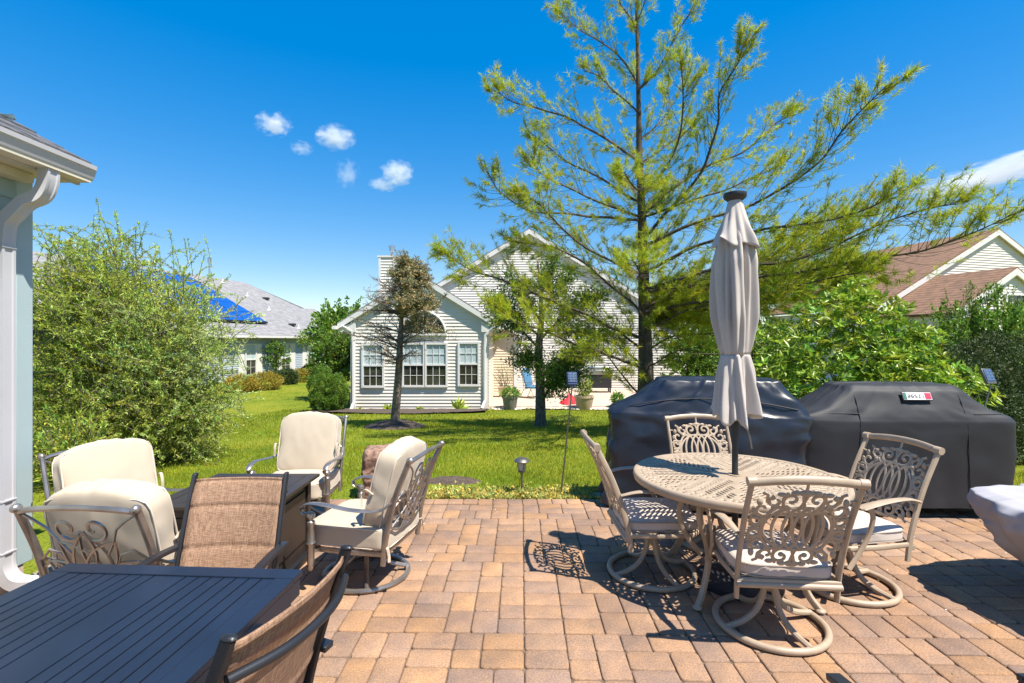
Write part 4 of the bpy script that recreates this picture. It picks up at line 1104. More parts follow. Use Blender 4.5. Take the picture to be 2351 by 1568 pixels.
# ================================================================== brown sling chairs
def make_sling_chair():
    t = thing('sling_chair', '-', 'chair', group='brown sling chairs at the black table')
    pp = lambda s: [(s * .245, -.19, .40), (s * .245, -.235, .60), (s * .243, -.295, .80), (s * .240, -.355, .965)]
    fr = MB()
    for s in (-1, 1):
        fr.tube(spl(pp(s), 6), .012, n=8, rb=.019, up=(0, 1, 0)); fr.ball((s * .240, -.357, .967), (.013, .020, .008), 8, 6)
        fr.tube(spl([(s * .245, .26, .43), (s * .245, .05, .415), (s * .245, -.19, .40)], 4), .012, n=8, rb=.018)
    fr.tube(spl([(-.24, -.350, .875), (-.12, -.395, .872), (0, -.408, .871), (.12, -.395, .872), (.24, -.350, .875)], 5), .0125, n=10)
    fr.tube([(-.24, .25, .415), (.24, .25, .415)], .012, n=8); fr.tube([(-.24, -.2, .38), (.24, -.2, .38)], .012, n=8)
    fr.build('frame', M['black'], t)
    prof = spl([(0, -.352, .945), (0, -.30, .815), (0, -.238, .62), (0, -.185, .46), (0, -.12, .425), (0, .08, .425), (0, .26, .435)], 8)
    npf = len(prof) - 1
    def sl(u, v, off=0.):
        f = v * npf; i = min(int(f), npf - 1); q = prof[i].lerp(prof[i + 1], f - i); tan = (prof[i + 1] - prof[i]).normalized(); nn = Vector((0, -tan.z, tan.y))
        x = (u * 2 - 1); sag = .030 * (1 - x * x)
        if v < .5: d = Vector((0, -sag, 0))
        else: d = Vector((0, 0, -sag * .9))
        pad = sum(-.007 * math.exp(-((v - c) / .010) ** 2) for c in (.02, .165, .32, .47, .70))
        k = Vector((0, 1, 0)) if v < .5 else Vector((0, 0, 1))
        edge = .004 * math.exp(-((1 - abs(x)) / .02) ** 2)
        return Vector((x * .232, q.y, q.z)) + d + k * (pad + edge + off)
    g = MB(); g.grid(lambda u, v: sl(u, v), 14, 120); so_ = g.build('sling', M['sling'], t, angle=180, solid=.006)
    for s in (-1, 1):
        a = MB(); a.tube(spl([(s * .262, -.285, .640), (s * .275, -.1, .655), (s * .278, .10, .648), (s * .275, .22, .630)], 5), .022, n=4, rb=.010, up=(0, 0, 1), rot=pi / 4, scale=1.35); a.build('armrest', M['black'], t, bevel=.003)
        for sy, p in ((1, [(s * .268, .20, .635), (s * .268, .25, .43), (s * .270, .275, .01)]), (-1, [(s * .258, -.22, .42), (s * .262, -.26, .22), (s * .268, -.33, .01)])):
            l = MB(); l.tube(spl(p, 5), .013, n=8, rb=.017); l.build('leg', M['black'], t)
    return t
_sc = make_sling_chair()
_ss = [((-.905, 1.375, 0), (-.98, .2), 'brown sling chair seen from behind in the foreground, right of the black table'),
       ((-1.33, 2.13, 0), (.04, -1), 'brown sling chair facing us at the far end of the black table'),
       ((1.205, 1.232, 0), (.0, 1), 'black armrest tip of a sling chair at the bottom edge below the round table')]
for i, (loc, fd, lab) in enumerate(_ss):
    if i == 0: _sc.location = loc; _sc.rotation_euler = (0, 0, face_rz(*fd)); _sc['label'] = lab
    else:
        c_ = copy_tree(_sc, loc, face_rz(*fd), lab)
        if i == 1: c_.scale = (.92, 1, .975)

# ================================================================== covered grills
def drape(levels, n=160, sub=7, fold=.02, nf=11, seed=0, flat=.0, wr=.012):
    """levels: (z, half width, half depth, cx, cy, squareness); rounded sections, folds grow towards the hem"""
    L = np.array(levels, float); m = len(L); ts = np.linspace(0, m - 1, (m - 1) * sub + 1)
    S = np.stack([np.interp(ts, range(m), L[:, k]) for k in range(6)], 1)
    # soften: small moving average along the height keeps the break lines but rounds them
    S2 = S.copy()
    for i in range(1, len(S) - 1): S2[i] = .25 * S[i - 1] + .5 * S[i] + .25 * S[i + 1]
    S = S2; b = MB(); vs = []
    z0, z1 = L[0, 0], L[:, 0].max()
    for i, (z, a, d, cx, cy, k) in enumerate(S):
        h = (z1 - z) / (z1 - z0)
        for q in range(n):
            an = 2 * pi * q / n; c, s = math.cos(an), math.sin(an); r = (abs(c) ** k + abs(s) ** k) ** (-1 / k)
            f = fold * h ** 1.5 * (math.sin(nf * an + seed + 1.7 * math.sin(2 * an + seed)) + .6 * math.sin((nf * 1.9) * an - 2 * h + seed))
            w_ = wr * (mnoise.noise(Vector((c * 4 + seed, s * 4, z * 5))) + .6 * mnoise.noise(Vector((c * 11, s * 9 + seed, z * 14 + c * 6))))
            cr = mnoise.noise(Vector((c * 2.6 + seed * 3, s * 2.6, z * 3.2 + c))); cr2 = mnoise.noise(Vector((c * 6 + seed, s * 6, z * 2 + seed)))
            w_ += wr * (.9 * (.25 - abs(cr)) * 1.6 + .5 * (.2 - abs(cr2)))       # sharp creases where the noise changes sign
            g = 1 + (f + w_) / max(a, d)
            vs.append((cx + c * r * a * g, cy + s * r * d * g, z + .4 * w_))
    rows = len(S); fs = [(i * n + q, i * n + (q + 1) % n, (i + 1) * n + (q + 1) % n, (i + 1) * n + q) for i in range(rows - 1) for q in range(n)]
    # crown
    top = S[-1]; base = (rows - 1) * n; cidx = []
    for ring in (.66, .33):
        o = len(vs)
        for q in range(n):
            x, y, z = vs[base + q]; vs.append((top[3] + (x - top[3]) * ring, top[4] + (y - top[4]) * ring, z + .012 * (1 - ring)))
        prev = base if ring == .66 else o - n
        fs += [(prev + q, prev + (q + 1) % n, o + (q + 1) % n, o + q) for q in range(n)]
    o = len(vs); vs.append((top[3], top[4], top[0] + .012)); fs += [(o - n + q, o - n + (q + 1) % n, o) for q in range(n)]
    b.add(vs, fs); return b, S
def build_right_grill():
    t = thing('covered_grill', 'wide barbecue grill under a matte charcoal fabric cover with a small white badge', 'grill', (3.60, 4.86, 0), R_(-3))
    lv = [(.10, .97, .34, 0, 0, 9), (.40, .965, .345, 0, 0, 9), (.76, .985, .35, 0, 0, 9), (.87, .995, .345, 0, 0, 9), (.915, .965, .33, 0, .0, 9), (.99, .76, .30, .02, .0, 8), (1.14, .545, .24, .05, .01, 8), (1.185, .50, .20, .05, .02, 8), (1.197, .45, .16, .05, .02, 8)]
    b, S = drape(lv, fold=.022, nf=9, seed=2.2, wr=.016); co = b.build('cover', M['cover'], t, angle=75)
    def front(x, z):          # a point on the front (-Y) face of the cover
        i = int(np.argmin(np.abs(S[:, 0] - z))); a, d, cx, cy, k = S[i, 1:]
        c = min(.999, abs((x - cx) / a)); s = (1 - c ** k) ** (1 / k); return Vector((x, cy - d * s, z))
    sm = MB()
    for x, w2 in ((-.42, -.58), (.50, .64)):
        sm = MB(); sm.tube([front(x + (w2 - x) * max(0, (1.19 - z) / 1.1) ** 2 * .3, z) + Vector((0, -.002, 0)) for z in np.linspace(1.19, .12, 30)], .004, n=5); sm.build('seam', M['cover'], co)
    sm = MB()
    sm.tube([front(x, .945) + Vector((0, -.004, .0)) for x in np.linspace(-.85, -.42, 14)], .004, n=5); sm.build('seam', M['cover'], co); sm = MB(); sm.tube([front(x, .945) + Vector((0, -.004, .0)) for x in np.linspace(.58, .9, 10)], .004, n=5)
    sm.build('seam', M['cover'], co)
    # badge: dark edged white plate, green left end, red right block, five small dark marks
    pc = front(.115, 1.088); pu = front(.115, 1.12) - front(.115, 1.055); pu.normalize(); Mx = Matrix((Vector((1, 0, 0)), pu.cross(Vector((1, 0, 0))), pu)).transposed()
    nn = Mx @ Vector((0, -1, 0)); pc = pc + nn * .026
    def at(x, z, d): return pc + Mx @ Vector((x, -d, z))
    bg = MB(); bg.box(at(0, 0, .0), (.262, .006, .086), Mx); bo = bg.build('badge', M['black'], co, bevel=.002)
    MB().box(at(0, 0, .005), (.246, .006, .070), Mx).build('badge_face', M['white'], bo, smooth=False)
    MB().box(at(-.108, 0, .0095), (.024, .003, .060), Mx).build('badge_stripe', mat('green_print', (.02, .14, .09), .5), bo, smooth=False)
    MB().box(at(.093, 0, .0095), (.050, .003, .056), Mx).build('badge_block', mat('red_print', (.5, .015, .06), .5), bo, smooth=False)
    gl = MB()
    ST = {'a': [((0, 1), (1, 1)), ((1, 1), (1, 0)), ((0, .5), (1, .5)), ((0, 0), (1, 0)), ((0, .5), (0, 0))], 'b': [((1, 1), (0, 1)), ((0, 1), (0, 0)), ((0, 0), (1, 0)), ((1, 0), (1, .5)), ((.4, .5), (1, .5))],
          's': [((1, 1), (0, 1)), ((0, 1), (0, .5)), ((0, .5), (1, .5)), ((1, .5), (1, 0)), ((1, 0), (0, 0))], 'i': [((.5, .65), (.5, 0)), ((.5, 1), (.5, .9))], 'z': [((0, 1), (1, 1)), ((1, 1), (0, 0)), ((0, 0), (1, 0))]}
    for k, ch in enumerate('abszi'):
        for (x0, z0), (x1, z1) in ST[ch]:
            p0, p1 = at(-.082 + .031 * k + x0 * .017, -.014 + z0 * .026, .0095), at(-.082 + .031 * k + x1 * .017, -.014 + z1 * .026, .0095)
            gl.bar(p0, p1, .0035, .0035)
    gl.build('badge_lettering', M['black'], bo, smooth=False)
    for x in (-.8, .86):
        wv = MB(); wv.tube([(x - .025, -.27, .085), (x + .025, -.27, .085)], .085, n=24); wo = wv.build('wheel', M['black'], t)
        h = MB(); h.tube([(x - .029, -.27, .085), (x + .029, -.27, .085)], .055, n=20)
        for k in range(6):
            a = k * pi / 3; h.bar((x + .03, -.27, .085), (x + .03, -.27 + .07 * math.cos(a), .085 + .07 * math.sin(a)), .014, .01)
        h.build('rim', M['steel'], wo)
    cb = MB(); cb.box((0, .02, .30), (1.5, .46, .42)); cb.box((0, .02, .10), (1.7, .52, .03)); cb.build('cart', M['black'], t, bevel=.004)
build_right_grill()
def build_left_grill():
    t = thing('covered_grill', 'grill under a shiny navy black cover behind the umbrella', 'grill', (1.93, 5.0, 0), R_(-12))
    lv = [(.03, .86, .40, -.10, 0, 7), (.30, .86, .395, -.08, 0, 7), (.62, .88, .37, -.04, 0, 7), (.82, .92, .36, 0, 0, 7), (.905, .935, .345, 0, 0, 7), (.935, .90, .33, 0, 0, 7), (1.03, .74, .30, .06, .0, 7), (1.17, .58, .27, .09, .02, 8), (1.222, .535, .24, .10, .02, 9), (1.232, .48, .20, .1, .02, 9)]
    b, S = drape(lv, fold=.05, nf=8, seed=.7, wr=.035); b_o = b.build('cover', M['coverblue'], t, angle=80)
    sm = MB()
    def front(x, z):
        i = int(np.argmin(np.abs(S[:, 0] - z))); a, d, cx, cy, k = S[i, 1:]
        c = min(.999, abs((x - cx) / a)); s = (1 - c ** k) ** (1 / k); return Vector((x, cy - d * s, z))
    sm.tube([front(x, 1.06 - .10 * (abs(x) / .8) ** 2) + Vector((0, -.006, .004)) for x in np.linspace(-.75, .75, 30)], .005, n=5); sm.build('seam', M['cover'], b_o)
    cb = MB(); cb.box((0, .02, .32), (1.2, .44, .5)); cb.build('cart', M['black'], t, bevel=.004)
build_left_grill()
def build_grey_cover():
    t = thing('covered_furniture', 'rounded patio piece under a light grey fabric cover at the right edge', 'covered furniture', (3.58, 2.92, 0), R_(8))
    lv = [(.17, .40, .36, .1, 0, 3), (.30, .52, .46, .05, 0, 3), (.46, .60, .54, 0, 0, 3.2), (.56, .62, .56, 0, 0, 3.4), (.615, .60, .54, 0, 0, 3.6), (.64, .52, .47, 0, 0, 3.4), (.645, .44, .40, 0, 0, 3)]
    b, S = drape(lv, fold=.035, nf=7, seed=1.3, wr=.04); b.build('cover', M['covergrey'], t, angle=80)
    for sx in (-1, 1):
        for sy in (-1, 1): MB().box((sx * .26 + .08, sy * .24, .16), (.05, .05, .32)).build('leg', M['black'], t, smooth=False, bevel=.004)
build_grey_cover()

# ================================================================== small garden pieces
def build_small():
    # stone block
    t = MB(); Mx = Matrix.Translation((0, 0, .24)); t.cushion(.56, .42, .56, Mx, k=10, n=34, puff=.0, wr=0)
    t.v = [tuple(Vector(v) + Vector((mnoise.noise(Vector(v) * 5), mnoise.noise(Vector(v) * 5 + Vector((9, 0, 0))), .6 * mnoise.noise(Vector(v) * 4 + Vector((0, 7, 0))))) * .035 + Vector((mnoise.noise(Vector(v) * 16), mnoise.noise(Vector(v) * 16 + Vector((3, 3, 0))), mnoise.noise(Vector(v) * 13 + Vector((1, 3, 7))))) * .022) for v in t.v]
    o = t.build('stone_block', M['granite'], None, angle=20, loc=(-1.30, 5.36, -.05)); o.rotation_euler = (0, 0, .25); tag(o, 'rough reddish brown square stone block at the lawn edge', 'stone')
    # path light
    r = thing('path_light', 'small pewter solar path light standing at the lawn edge', 'lamp', (.105, 5.36, -.05)); r.scale = (1.25, 1.25, 1.12)
    MB().tube([(0, 0, -.02), (0, 0, .22)], .009, n=8).build('stake', M['pewter'], r)
    b = MB(); b.lathe([(.012, .215), (.030, .225), (.034, .24), (.022, .245)], 14)
    for k in range(4):
        a = k * pi / 2 + .4; b.tube([(.030 * math.cos(a), .030 * math.sin(a), .235), (.042 * math.cos(a), .042 * math.sin(a), .325)], .003, n=5)
    b.build('cage', M['pewter'], r); MB().lathe([(.026, .245), (.036, .322)], 14).build('lens', M['frost'], r)
    MB().lathe([(.062, .325), (.07, .333), (.052, .352), (.036, .362), (.001, .364)], 20).build('cap', M['pewter'], r)
    # solar spotlights on stakes
    def spot(base, top, yaw, tilt, lab, h):
        s = thing('solar_spotlight', lab, 'lamp', base, 0, 'solar spotlights on stakes')
        d = Vector(top) - Vector(base); MB().tube([(0, 0, -.02), d], .008, n=8).build('stake', M['pewter'], s)
        Mx = Matrix.Rotation(yaw, 3, 'Z') @ Matrix.Rotation(tilt, 3, 'X')
        hb = MB(); hb.box(d + Mx @ Vector((0, 0, h * .5)), (h * .78, .035, h), Mx); ho = hb.build('housing', M['navy'] if base[0] < 3 else M['pewter'], s, bevel=.006)
        pn = MB(); pn.box(d + Mx @ Vector((0, -.02, h * .56)), (h * .66, .006, h * .74), Mx); pn.build('solar_panel', M['solarcell'], ho, smooth=False)
        g = MB()
        for k in range(4): g.box(d + Mx @ Vector((0, -.0245, h * (.24 + .2 * k))), (h * .66, .003, h * .025), Mx)
        for k in (-1, 1): g.box(d + Mx @ Vector((k * h * .12, -.0243, h * .56)), (h * .03, .003, h * .7), Mx)
        g.build('panel_grid', M['steel'], ho, smooth=False)
    b1 = P(1287, 1131, 5.30); b1.z = gz(b1.x, b1.y); spot(b1, P(1314, 884, 5.30), R_(6), R_(-18), 'solar spotlight on a thin tilted stake left of the navy grill cover', .14)
    b2 = Vector((5.28, 5.9, gz(5.3, 5.9))); spot(b2, P(2276, 882, 5.9), R_(14), R_(-22), 'solar spotlight on a stake before the dark hedge at the right', .19)
    # white stake in a lump of stone
    r = thing('marker_stake', 'thin white stake set in a grey stone lump beside the patio edge', 'stake', (.95, 5.22, -.04))
    MB().tube([(0, 0, 0), (.004, 0, .32)], .009, n=8).build('stake', M['white'], r)
    rb = MB(); rb.ball((0, 0, .01), (.17, .09, .045), 24, 12); rb.v = [tuple(Vector(v) * (1 + .25 * mnoise.noise(Vector(v) * 18))) for v in rb.v]; rb.build('stone_foot', M['rock'], r, angle=20)
build_small()
# ================================================================== vegetation
def rand_perp(d, rng):
    v = Vector(rng.normal(size=3)); v -= d * v.dot(d); return v.normalized()
def vN(v): return np.array(v, float)

# ------------------------------------------------------------------ the big white pine
def pc_(x, y): return 1001.4 + x * .583, y * .583       # marks taken on an enlarged copy of the photo
def build_pine():
    rng = np.random.default_rng(21); Y = 10.5
    base = P(1483, 960, Y); base.z = gz(base.x, Y)
    root = thing('pine_tree', 'tall open pine with long sweeping limbs and tufted yellow green needles', 'tree', base)
    def W(x, y, dY=0.): p = P(*pc_(x, y), Y + dY); return p - base
    trunk = [Vector((0, 0, -.1))] + [W(826, y_) if False else W(x_, y_) for x_, y_ in ((826, 1500), (822, 1300), (815, 1000), (808, 800), (800, 600), (797, 400), (793, 200), (789, 60), (786, -120), (783, -300))]
    rad = [.24, .17, .138, .105, .084, .066, .05, .04, .028, .019, .01]
    tb = MB(); tb.tube(spl(trunk, 4), list(np.interp(np.linspace(0, 10, 41), range(11), rad)), n=12); tb.build('trunk', M['bark'], root)
    br = [  # traced limbs: marks from trunk to tip, sideways depth of the tip, foliage density
        ([(800, 640), (700, 570), (560, 490), (400, 430), (300, 400), (215, 350)], -.9, 1),
        ([(797, 790), (640, 700), (520, 640), (430, 570), (350, 510)], .9, .7),
        ([(790, 850), (650, 800), (520, 745), (420, 690), (370, 610)], -1.4, .8),
        ([(800, 870), (600, 850), (400, 830), (260, 760), (205, 670)], -.5, .9),
        ([(810, 1090), (650, 1010), (500, 900), (400, 800), (330, 760)], -1.6, 1.2),
        ([(812, 1240), (700, 1130), (520, 1000), (400, 960), (290, 950)], -.8, 1.2),
        ([(805, 1330), (640, 1260), (450, 1180), (250, 1100), (130, 1060), (15, 975)], -1.4, 1.2),
        ([(795, 1440), (640, 1390), (480, 1330), (330, 1270), (210, 1190)], -2.0, .9),
        ([(800, 1430), (720, 1370), (600, 1320), (480, 1300)], .8, .5),
        ([(790, 1540), (720, 1460), (670, 1400), (600, 1370)], -1.5, .4),
        ([(800, 1360), (700, 1290), (560, 1240), (440, 1150), (330, 1110)], 1.2, 1.),
        ([(800, 350), (870, 270), (950, 130), (1030, 0)], -.5, .9),
        ([(793, 330), (700, 200), (560, 110), (470, 20)], .4, 1),
        ([(793, 440), (700, 350), (640, 300), (580, 280)], -.7, .8),
        ([(825, 750), (930, 620), (970, 430), (975, 330), (960, 220)], -1.2, 1.),
        ([(835, 920), (960, 780), (1060, 640), (1105, 500), (1115, 370), (1180, 260), (1220, 160)], -1.6, 1.1),
        ([(830, 830), (1000, 690), (1200, 600), (1330, 490), (1400, 450)], .8, .9),
        ([(830, 850), (1000, 790), (1250, 700), (1400, 620)], -1.0, .9),
        ([(840, 960), (1000, 890), (1250, 800), (1480, 660), (1620, 500), (1770, 340)], -3.2, 1.1),
        ([(840, 1060), (1050, 960), (1300, 900), (1600, 860), (1850, 730)], -3.0, .9),
        ([(850, 1130), (1100, 1060), (1400, 1030), (1650, 930), (1860, 840), (2050, 800)], -3.4, .8),
        ([(850, 1150), (1200, 1100), (1500, 1060), (1800, 1010), (2050, 950), (2270, 840)], -4.0, .5),
        ([(860, 1220), (1050, 1190), (1280, 1180), (1500, 1110), (1750, 1060)], -2.6, 1.6), ([(860, 1160), (1100, 1120), (1300, 1100), (1480, 1030), (1640, 1000)], .6, 1.8), ([(860, 1200), (1120, 1110), (1330, 1010), (1500, 930), (1680, 840)], -1.0, 1.7), ([(860, 1260), (1150, 1200), (1400, 1140), (1560, 1120)], 1.6, 1.7), ([(850, 1250), (1000, 1220), (1180, 1210), (1330, 1180)], 1.0, 1.6),
        ([(850, 1180), (1050, 1100), (1250, 1050), (1420, 960), (1600, 920)], -.6, 1.7),
        ([(850, 1290), (950, 1240), (1100, 1200), (1250, 1160)], -1.6, 1.1),
        ([(850, 1190), (1150, 1120), (1450, 1060), (1700, 1040)], 1.4, 2.0), ([(850, 1230), (1150, 1180), (1450, 1130), (1720, 1120)], .4, 2.0), ([(855, 1255), (1200, 1190), (1500, 1180), (1680, 1180)], 2.0, 2.0),
        ([(850, 1370), (950, 1320), (1080, 1310), (1180, 1280)], 1.4, .9),
        ([(850, 1430), (930, 1390), (1040, 1370)], -1.0, .6),
        ([(789, 140), (760, 60), (720, 0), (690, -80)], .3, .8),
        ([(790, 100), (815, 30), (835, -60)], -.3, .8),
        ([(797, 560), (870, 500), (920, 420), (900, 330)], .9, .8),
        ([(800, 640), (880, 590), (960, 540), (1020, 480)], .7, .9),
        ([(815, 1000), (830, 985), (850, 960), (900, 930)], 3.0, 1.1),
        ([(815, 1100), (800, 1080), (790, 1060), (780, 1020)], -3.0, .5),
        ([(806, 760), (790, 745), (770, 720), (740, 680)], -2.4, .7),
        ([(806, 820), (830, 800), (870, 760), (920, 720)], 2.6, .8),
    ]
    NP, ND = [], []
    for k, (marks, dy, dens) in enumerate(br):
        x0_, y0_ = marks[0]; marks = [(float(np.interp(y0_ + 12, [-120, 60, 200, 400, 600, 800, 1000, 1300, 1500], [786, 789, 793, 797, 800, 808, 815, 822, 826])), y0_ + 12)] + marks
        n = len(marks); pts = [W(x, y, dy * (i / (n - 1)) ** 1.1) for i, (x, y) in enumerate(marks)]
        c = spl(pts, 8); m = len(c); L = sum((c[i + 1] - c[i]).length for i in range(m - 1))
        r0 = min(.042, .010 + .007 * L); b = MB()
        cw = [p + Vector((mnoise.noise(p * 1.5 + Vector((k, 0, 0))), 0, mnoise.noise(p * 1.5 + Vector((0, k, 5))))) * .06 * min(1, i / 5) for i, p in enumerate(c)]
        b.tube(cw, list(np.linspace(r0, .006, m)), n=6)
        nt = int(L * 20 * (.7 + .3 * dens)); 
        for q in range(nt):
            s = .16 + .84 * (q + rng.random()) / nt; i = min(int(s * (m - 1)), m - 2); o = cw[i]; d = (cw[i + 1] - cw[i]).normalized()
            perp = Vector((d.z, 0, -d.x)); side = Vector((0, 1, 0)) if abs(d.y) < .6 else Vector((1, 0, 0))
            an = rng.uniform(0, 2 * pi); out = (perp * math.cos(an) * .8 + side * math.sin(an) + Vector((0, 0, .3))).normalized()
            td = (d * rng.uniform(.55, 1.0) + out * rng.uniform(.5, .9)).normalized()
            tl = (.25 + .75 * (1 - abs(s - .5))) * rng.uniform(.5, 1.0) * min(1.1, .45 + L * .12) * (.6 if s > .85 else 1)
            ctl = o + td * tl * .55 + Vector((0, 0, -.03)); tip = o + td * tl + Vector((0, 0, .10 * tl)) + d * tl * .12
            tw = spl([o, ctl, tip], 3); b.tube(tw, [.006, .005, .0042, .0036, .003, .0025, .002], n=3, caps=False)
            # bushy tufts on the outer part of each twig; inner twigs are often bare
            if rng.random() > .62 + .32 * dens and s < .75: continue
            for _ in range(int(rng.integers(3, 7) + 3.2 * dens)):
                f = rng.uniform(.45, 1.0); j = min(int(f * 6), 5); a = tw[j].lerp(tw[j + 1], f * 6 - j)
                sd = (td + Vector(rng.normal(0, .5, 3)) + Vector((0, 0, .25))).normalized(); ln = rng.uniform(.05, .14)
                nn = 15
                g = np.linspace(0, 1, nn)[:, None] * vN(sd) * ln + vN(a)
                NP.append(g); ND.append(vN(sd) * .7 + rng.normal(0, .5, (nn, 3)))
        b.build('branch', M['twig'] if L < 1.2 else M['bark'], root)
    NP = np.concatenate(NP); ND = np.concatenate(ND); n = len(NP)
    # each tuft of 15 shares a hue
    t = np.repeat(tints(n // 15 + 1, .8, 1.5, .11, rng), 15, 0)[:n] * rng.uniform(.8, 1.2, (n, 1))
    needle_mesh('crown', NP, ND, .11, .0078, M['needle'], root, t, rng)
    print('pine needles', n)
build_pine()

# ------------------------------------------------------------------ generic leafy crown pieces
def shoots(root, cen, rad, n, rng, m_leaf, m_twig, leaf=(.05, .012), per=30, shoot=.6, droop=.2, start=None, inner=.55, tint=(.6, 1.35, .2), flat=.5, zmin=None, lump=.22, name='foliage', fold=.0, up=.2, spread=.5, pale=1.):
    """fine shoots that end through the shell of a lumpy ellipsoid, each carrying leaves along its outer part"""
    cen = np.array(cen, float); rad = np.array(rad, float); tb = MB(); LP, LD = [], []
    st = np.array(start if start is not None else cen - np.array([0, 0, rad[2] * .9]))
    cnt = 0
    while cnt < n:
        d = unit(rng.normal(size=3)); r = rng.uniform(inner, 1.0) ** .6
        lum = 1 + lump * (mnoise.noise(Vector(d * 2.2 + cen)) + .6 * mnoise.noise(Vector(d * 5 + cen)))
        tip = cen + d * rad * r * lum
        if zmin is not None and tip[2] < zmin: continue
        cnt += 1
        out = unit(tip - st); sd = unit(out * .6 + d * .6 + np.array([0, 0, up]) + rng.normal(0, spread * .5, 3))
        ln = shoot * rng.uniform(.6, 1.2); b0 = tip - sd * ln
        mid = tip - sd * ln * .45 + np.array([0, 0, .06 * ln]); end = tip - np.array([0, 0, droop * ln * .5])
        c = spl([b0, mid, end], 4); tb.tube(c, list(np.linspace(.005, .002, len(c))), n=3, caps=False)
        cc = np.array([vN(p) for p in c]); u = rng.uniform(.05, 1, per); f = u * (len(c) - 1); i = np.minimum(f.astype(int), len(c) - 2)
        LP.append(cc[i] + (cc[i + 1] - cc[i]) * (f - i)[:, None] + rng.normal(0, leaf[1] * .4, (per, 3)))
        LD.append(np.repeat(sd[None], per, 0) * .8 + rng.normal(0, .55, (per, 3)) + np.array([0, 0, .1]))
    LP = np.concatenate(LP); LD = np.concatenate(LD); k = len(LP)
    tb.build('twig_growth', m_twig, root)
    tt = np.repeat(tints(n, .8, 1.25, .10, rng), per, 0) * tints(k, tint[0], tint[1], tint[2], rng)
    tt[:, 2] *= pale
    return leaf_mesh(name, LP, LD, leaf[0], leaf[1], m_leaf, root, tt, flat=flat, rng=rng, fold=fold)
def limbs(root, base, tips, r0, m, rng, name='stem', wob=.12):
    b = MB()
    for tp in tips:
        p0 = Vector(base) + Vector((rng.normal(0, .08), rng.normal(0, .08), 0)); tp = Vector(tp); L = (tp - p0).length
        mid = p0.lerp(tp, .45) + Vector((rng.normal(0, wob), rng.normal(0, wob), L * .12)); c = spl([p0, mid, tp], 6)
        b.tube(c, list(np.linspace(r0, r0 * .22, len(c))), n=5)
    return b.build(name, m, root)

# big willow shrub at the left
def build_willow():
    rng = np.random.default_rng(31); base = Vector((-5.35, 7.5, gz(0, 7.5)))
    r = thing('willow_shrub', 'huge feathery pale green willow shrub beside the near house corner', 'shrub', base)
    tips = [(rng.uniform(-1.3, .75), rng.uniform(-.5, .9), rng.uniform(1.2, 2.5)) for _ in range(30)]
    limbs(r, (0, 0, 0), tips, .026, M['twig'], rng)
    for (c, rad, n, tl, pale) in (((-.62, .15, 2.05), (1.25, 1.2, 1.35), 760, (.8, 1.4), 1.), ((.45, -.2, 1.8), (.85, 1.0, 1.15), 330, (1.0, 1.6), 1.6),
                            ((.1, -.3, .75), (1.1, 1.15, .85), 560, (.6, 1.2), 1.), ((.60, -.15, .75), (.65, .9, .75), 300, (.9, 1.5), 1.6), ((-1.3, 0, 1.0), (1.1, 1.2, 1.1), 420, (.6, 1.2), 1.),
                            ((-1.15, .2, 2.65), (.9, 1.0, 1.2), 520, (.8, 1.4), 1.)):
        shoots(r, c, rad, n, rng, M['willow'], M['twig'], (.055, .0135), 52, .75, .4, start=(0, 0, .2), inner=.3, tint=(tl[0], tl[1], .06), zmin=.05, lump=.6, up=.2, flat=.6, spread=1., pale=pale)
    # loose whips standing out of the outline, pale towards the right
    shoots(r, (-.25, 0, 1.9), (1.4, 1.2, 1.65), 190, rng, M['willow'], M['twig'], (.048, .012), 44, .6, .1, start=(0, 0, .3), inner=.96, tint=(.9, 1.6, .06), zmin=.5, lump=.35, up=.4, spread=1.)
    shoots(r, (.50, -.1, 1.45), (.95, 1.0, 1.3), 150, rng, M['willow'], M['twig'], (.045, .012), 46, .6, .1, start=(0, 0, .3), inner=.95, tint=(1.2, 1.8, .05), zmin=.3, lump=.3, up=.2, spread=1., pale=2.6)
build_willow()
# low leafy shrub in front of it, by the house
def build_low_shrub():
    rng = np.random.default_rng(33); base = Vector((-4.95, 5.75, -.07))
    r = thing('low_shrub', 'low light green shrub growing between the house corner and the willow', 'shrub', base)
    limbs(r, (0, 0, 0), [(rng.uniform(-.5, .5), rng.uniform(-.3, .3), rng.uniform(.4, .8)) for _ in range(10)], .012, M['twig'], rng)
    shoots(r, (0, 0, .42), (.75, .5, .48), 210, rng, M['willow'], M['twig'], (.055, .020), 24, .35, .1, start=(0, 0, 0), inner=.4, tint=(.6, 1.3, .15), zmin=.02, lump=.3)
build_low_shrub()

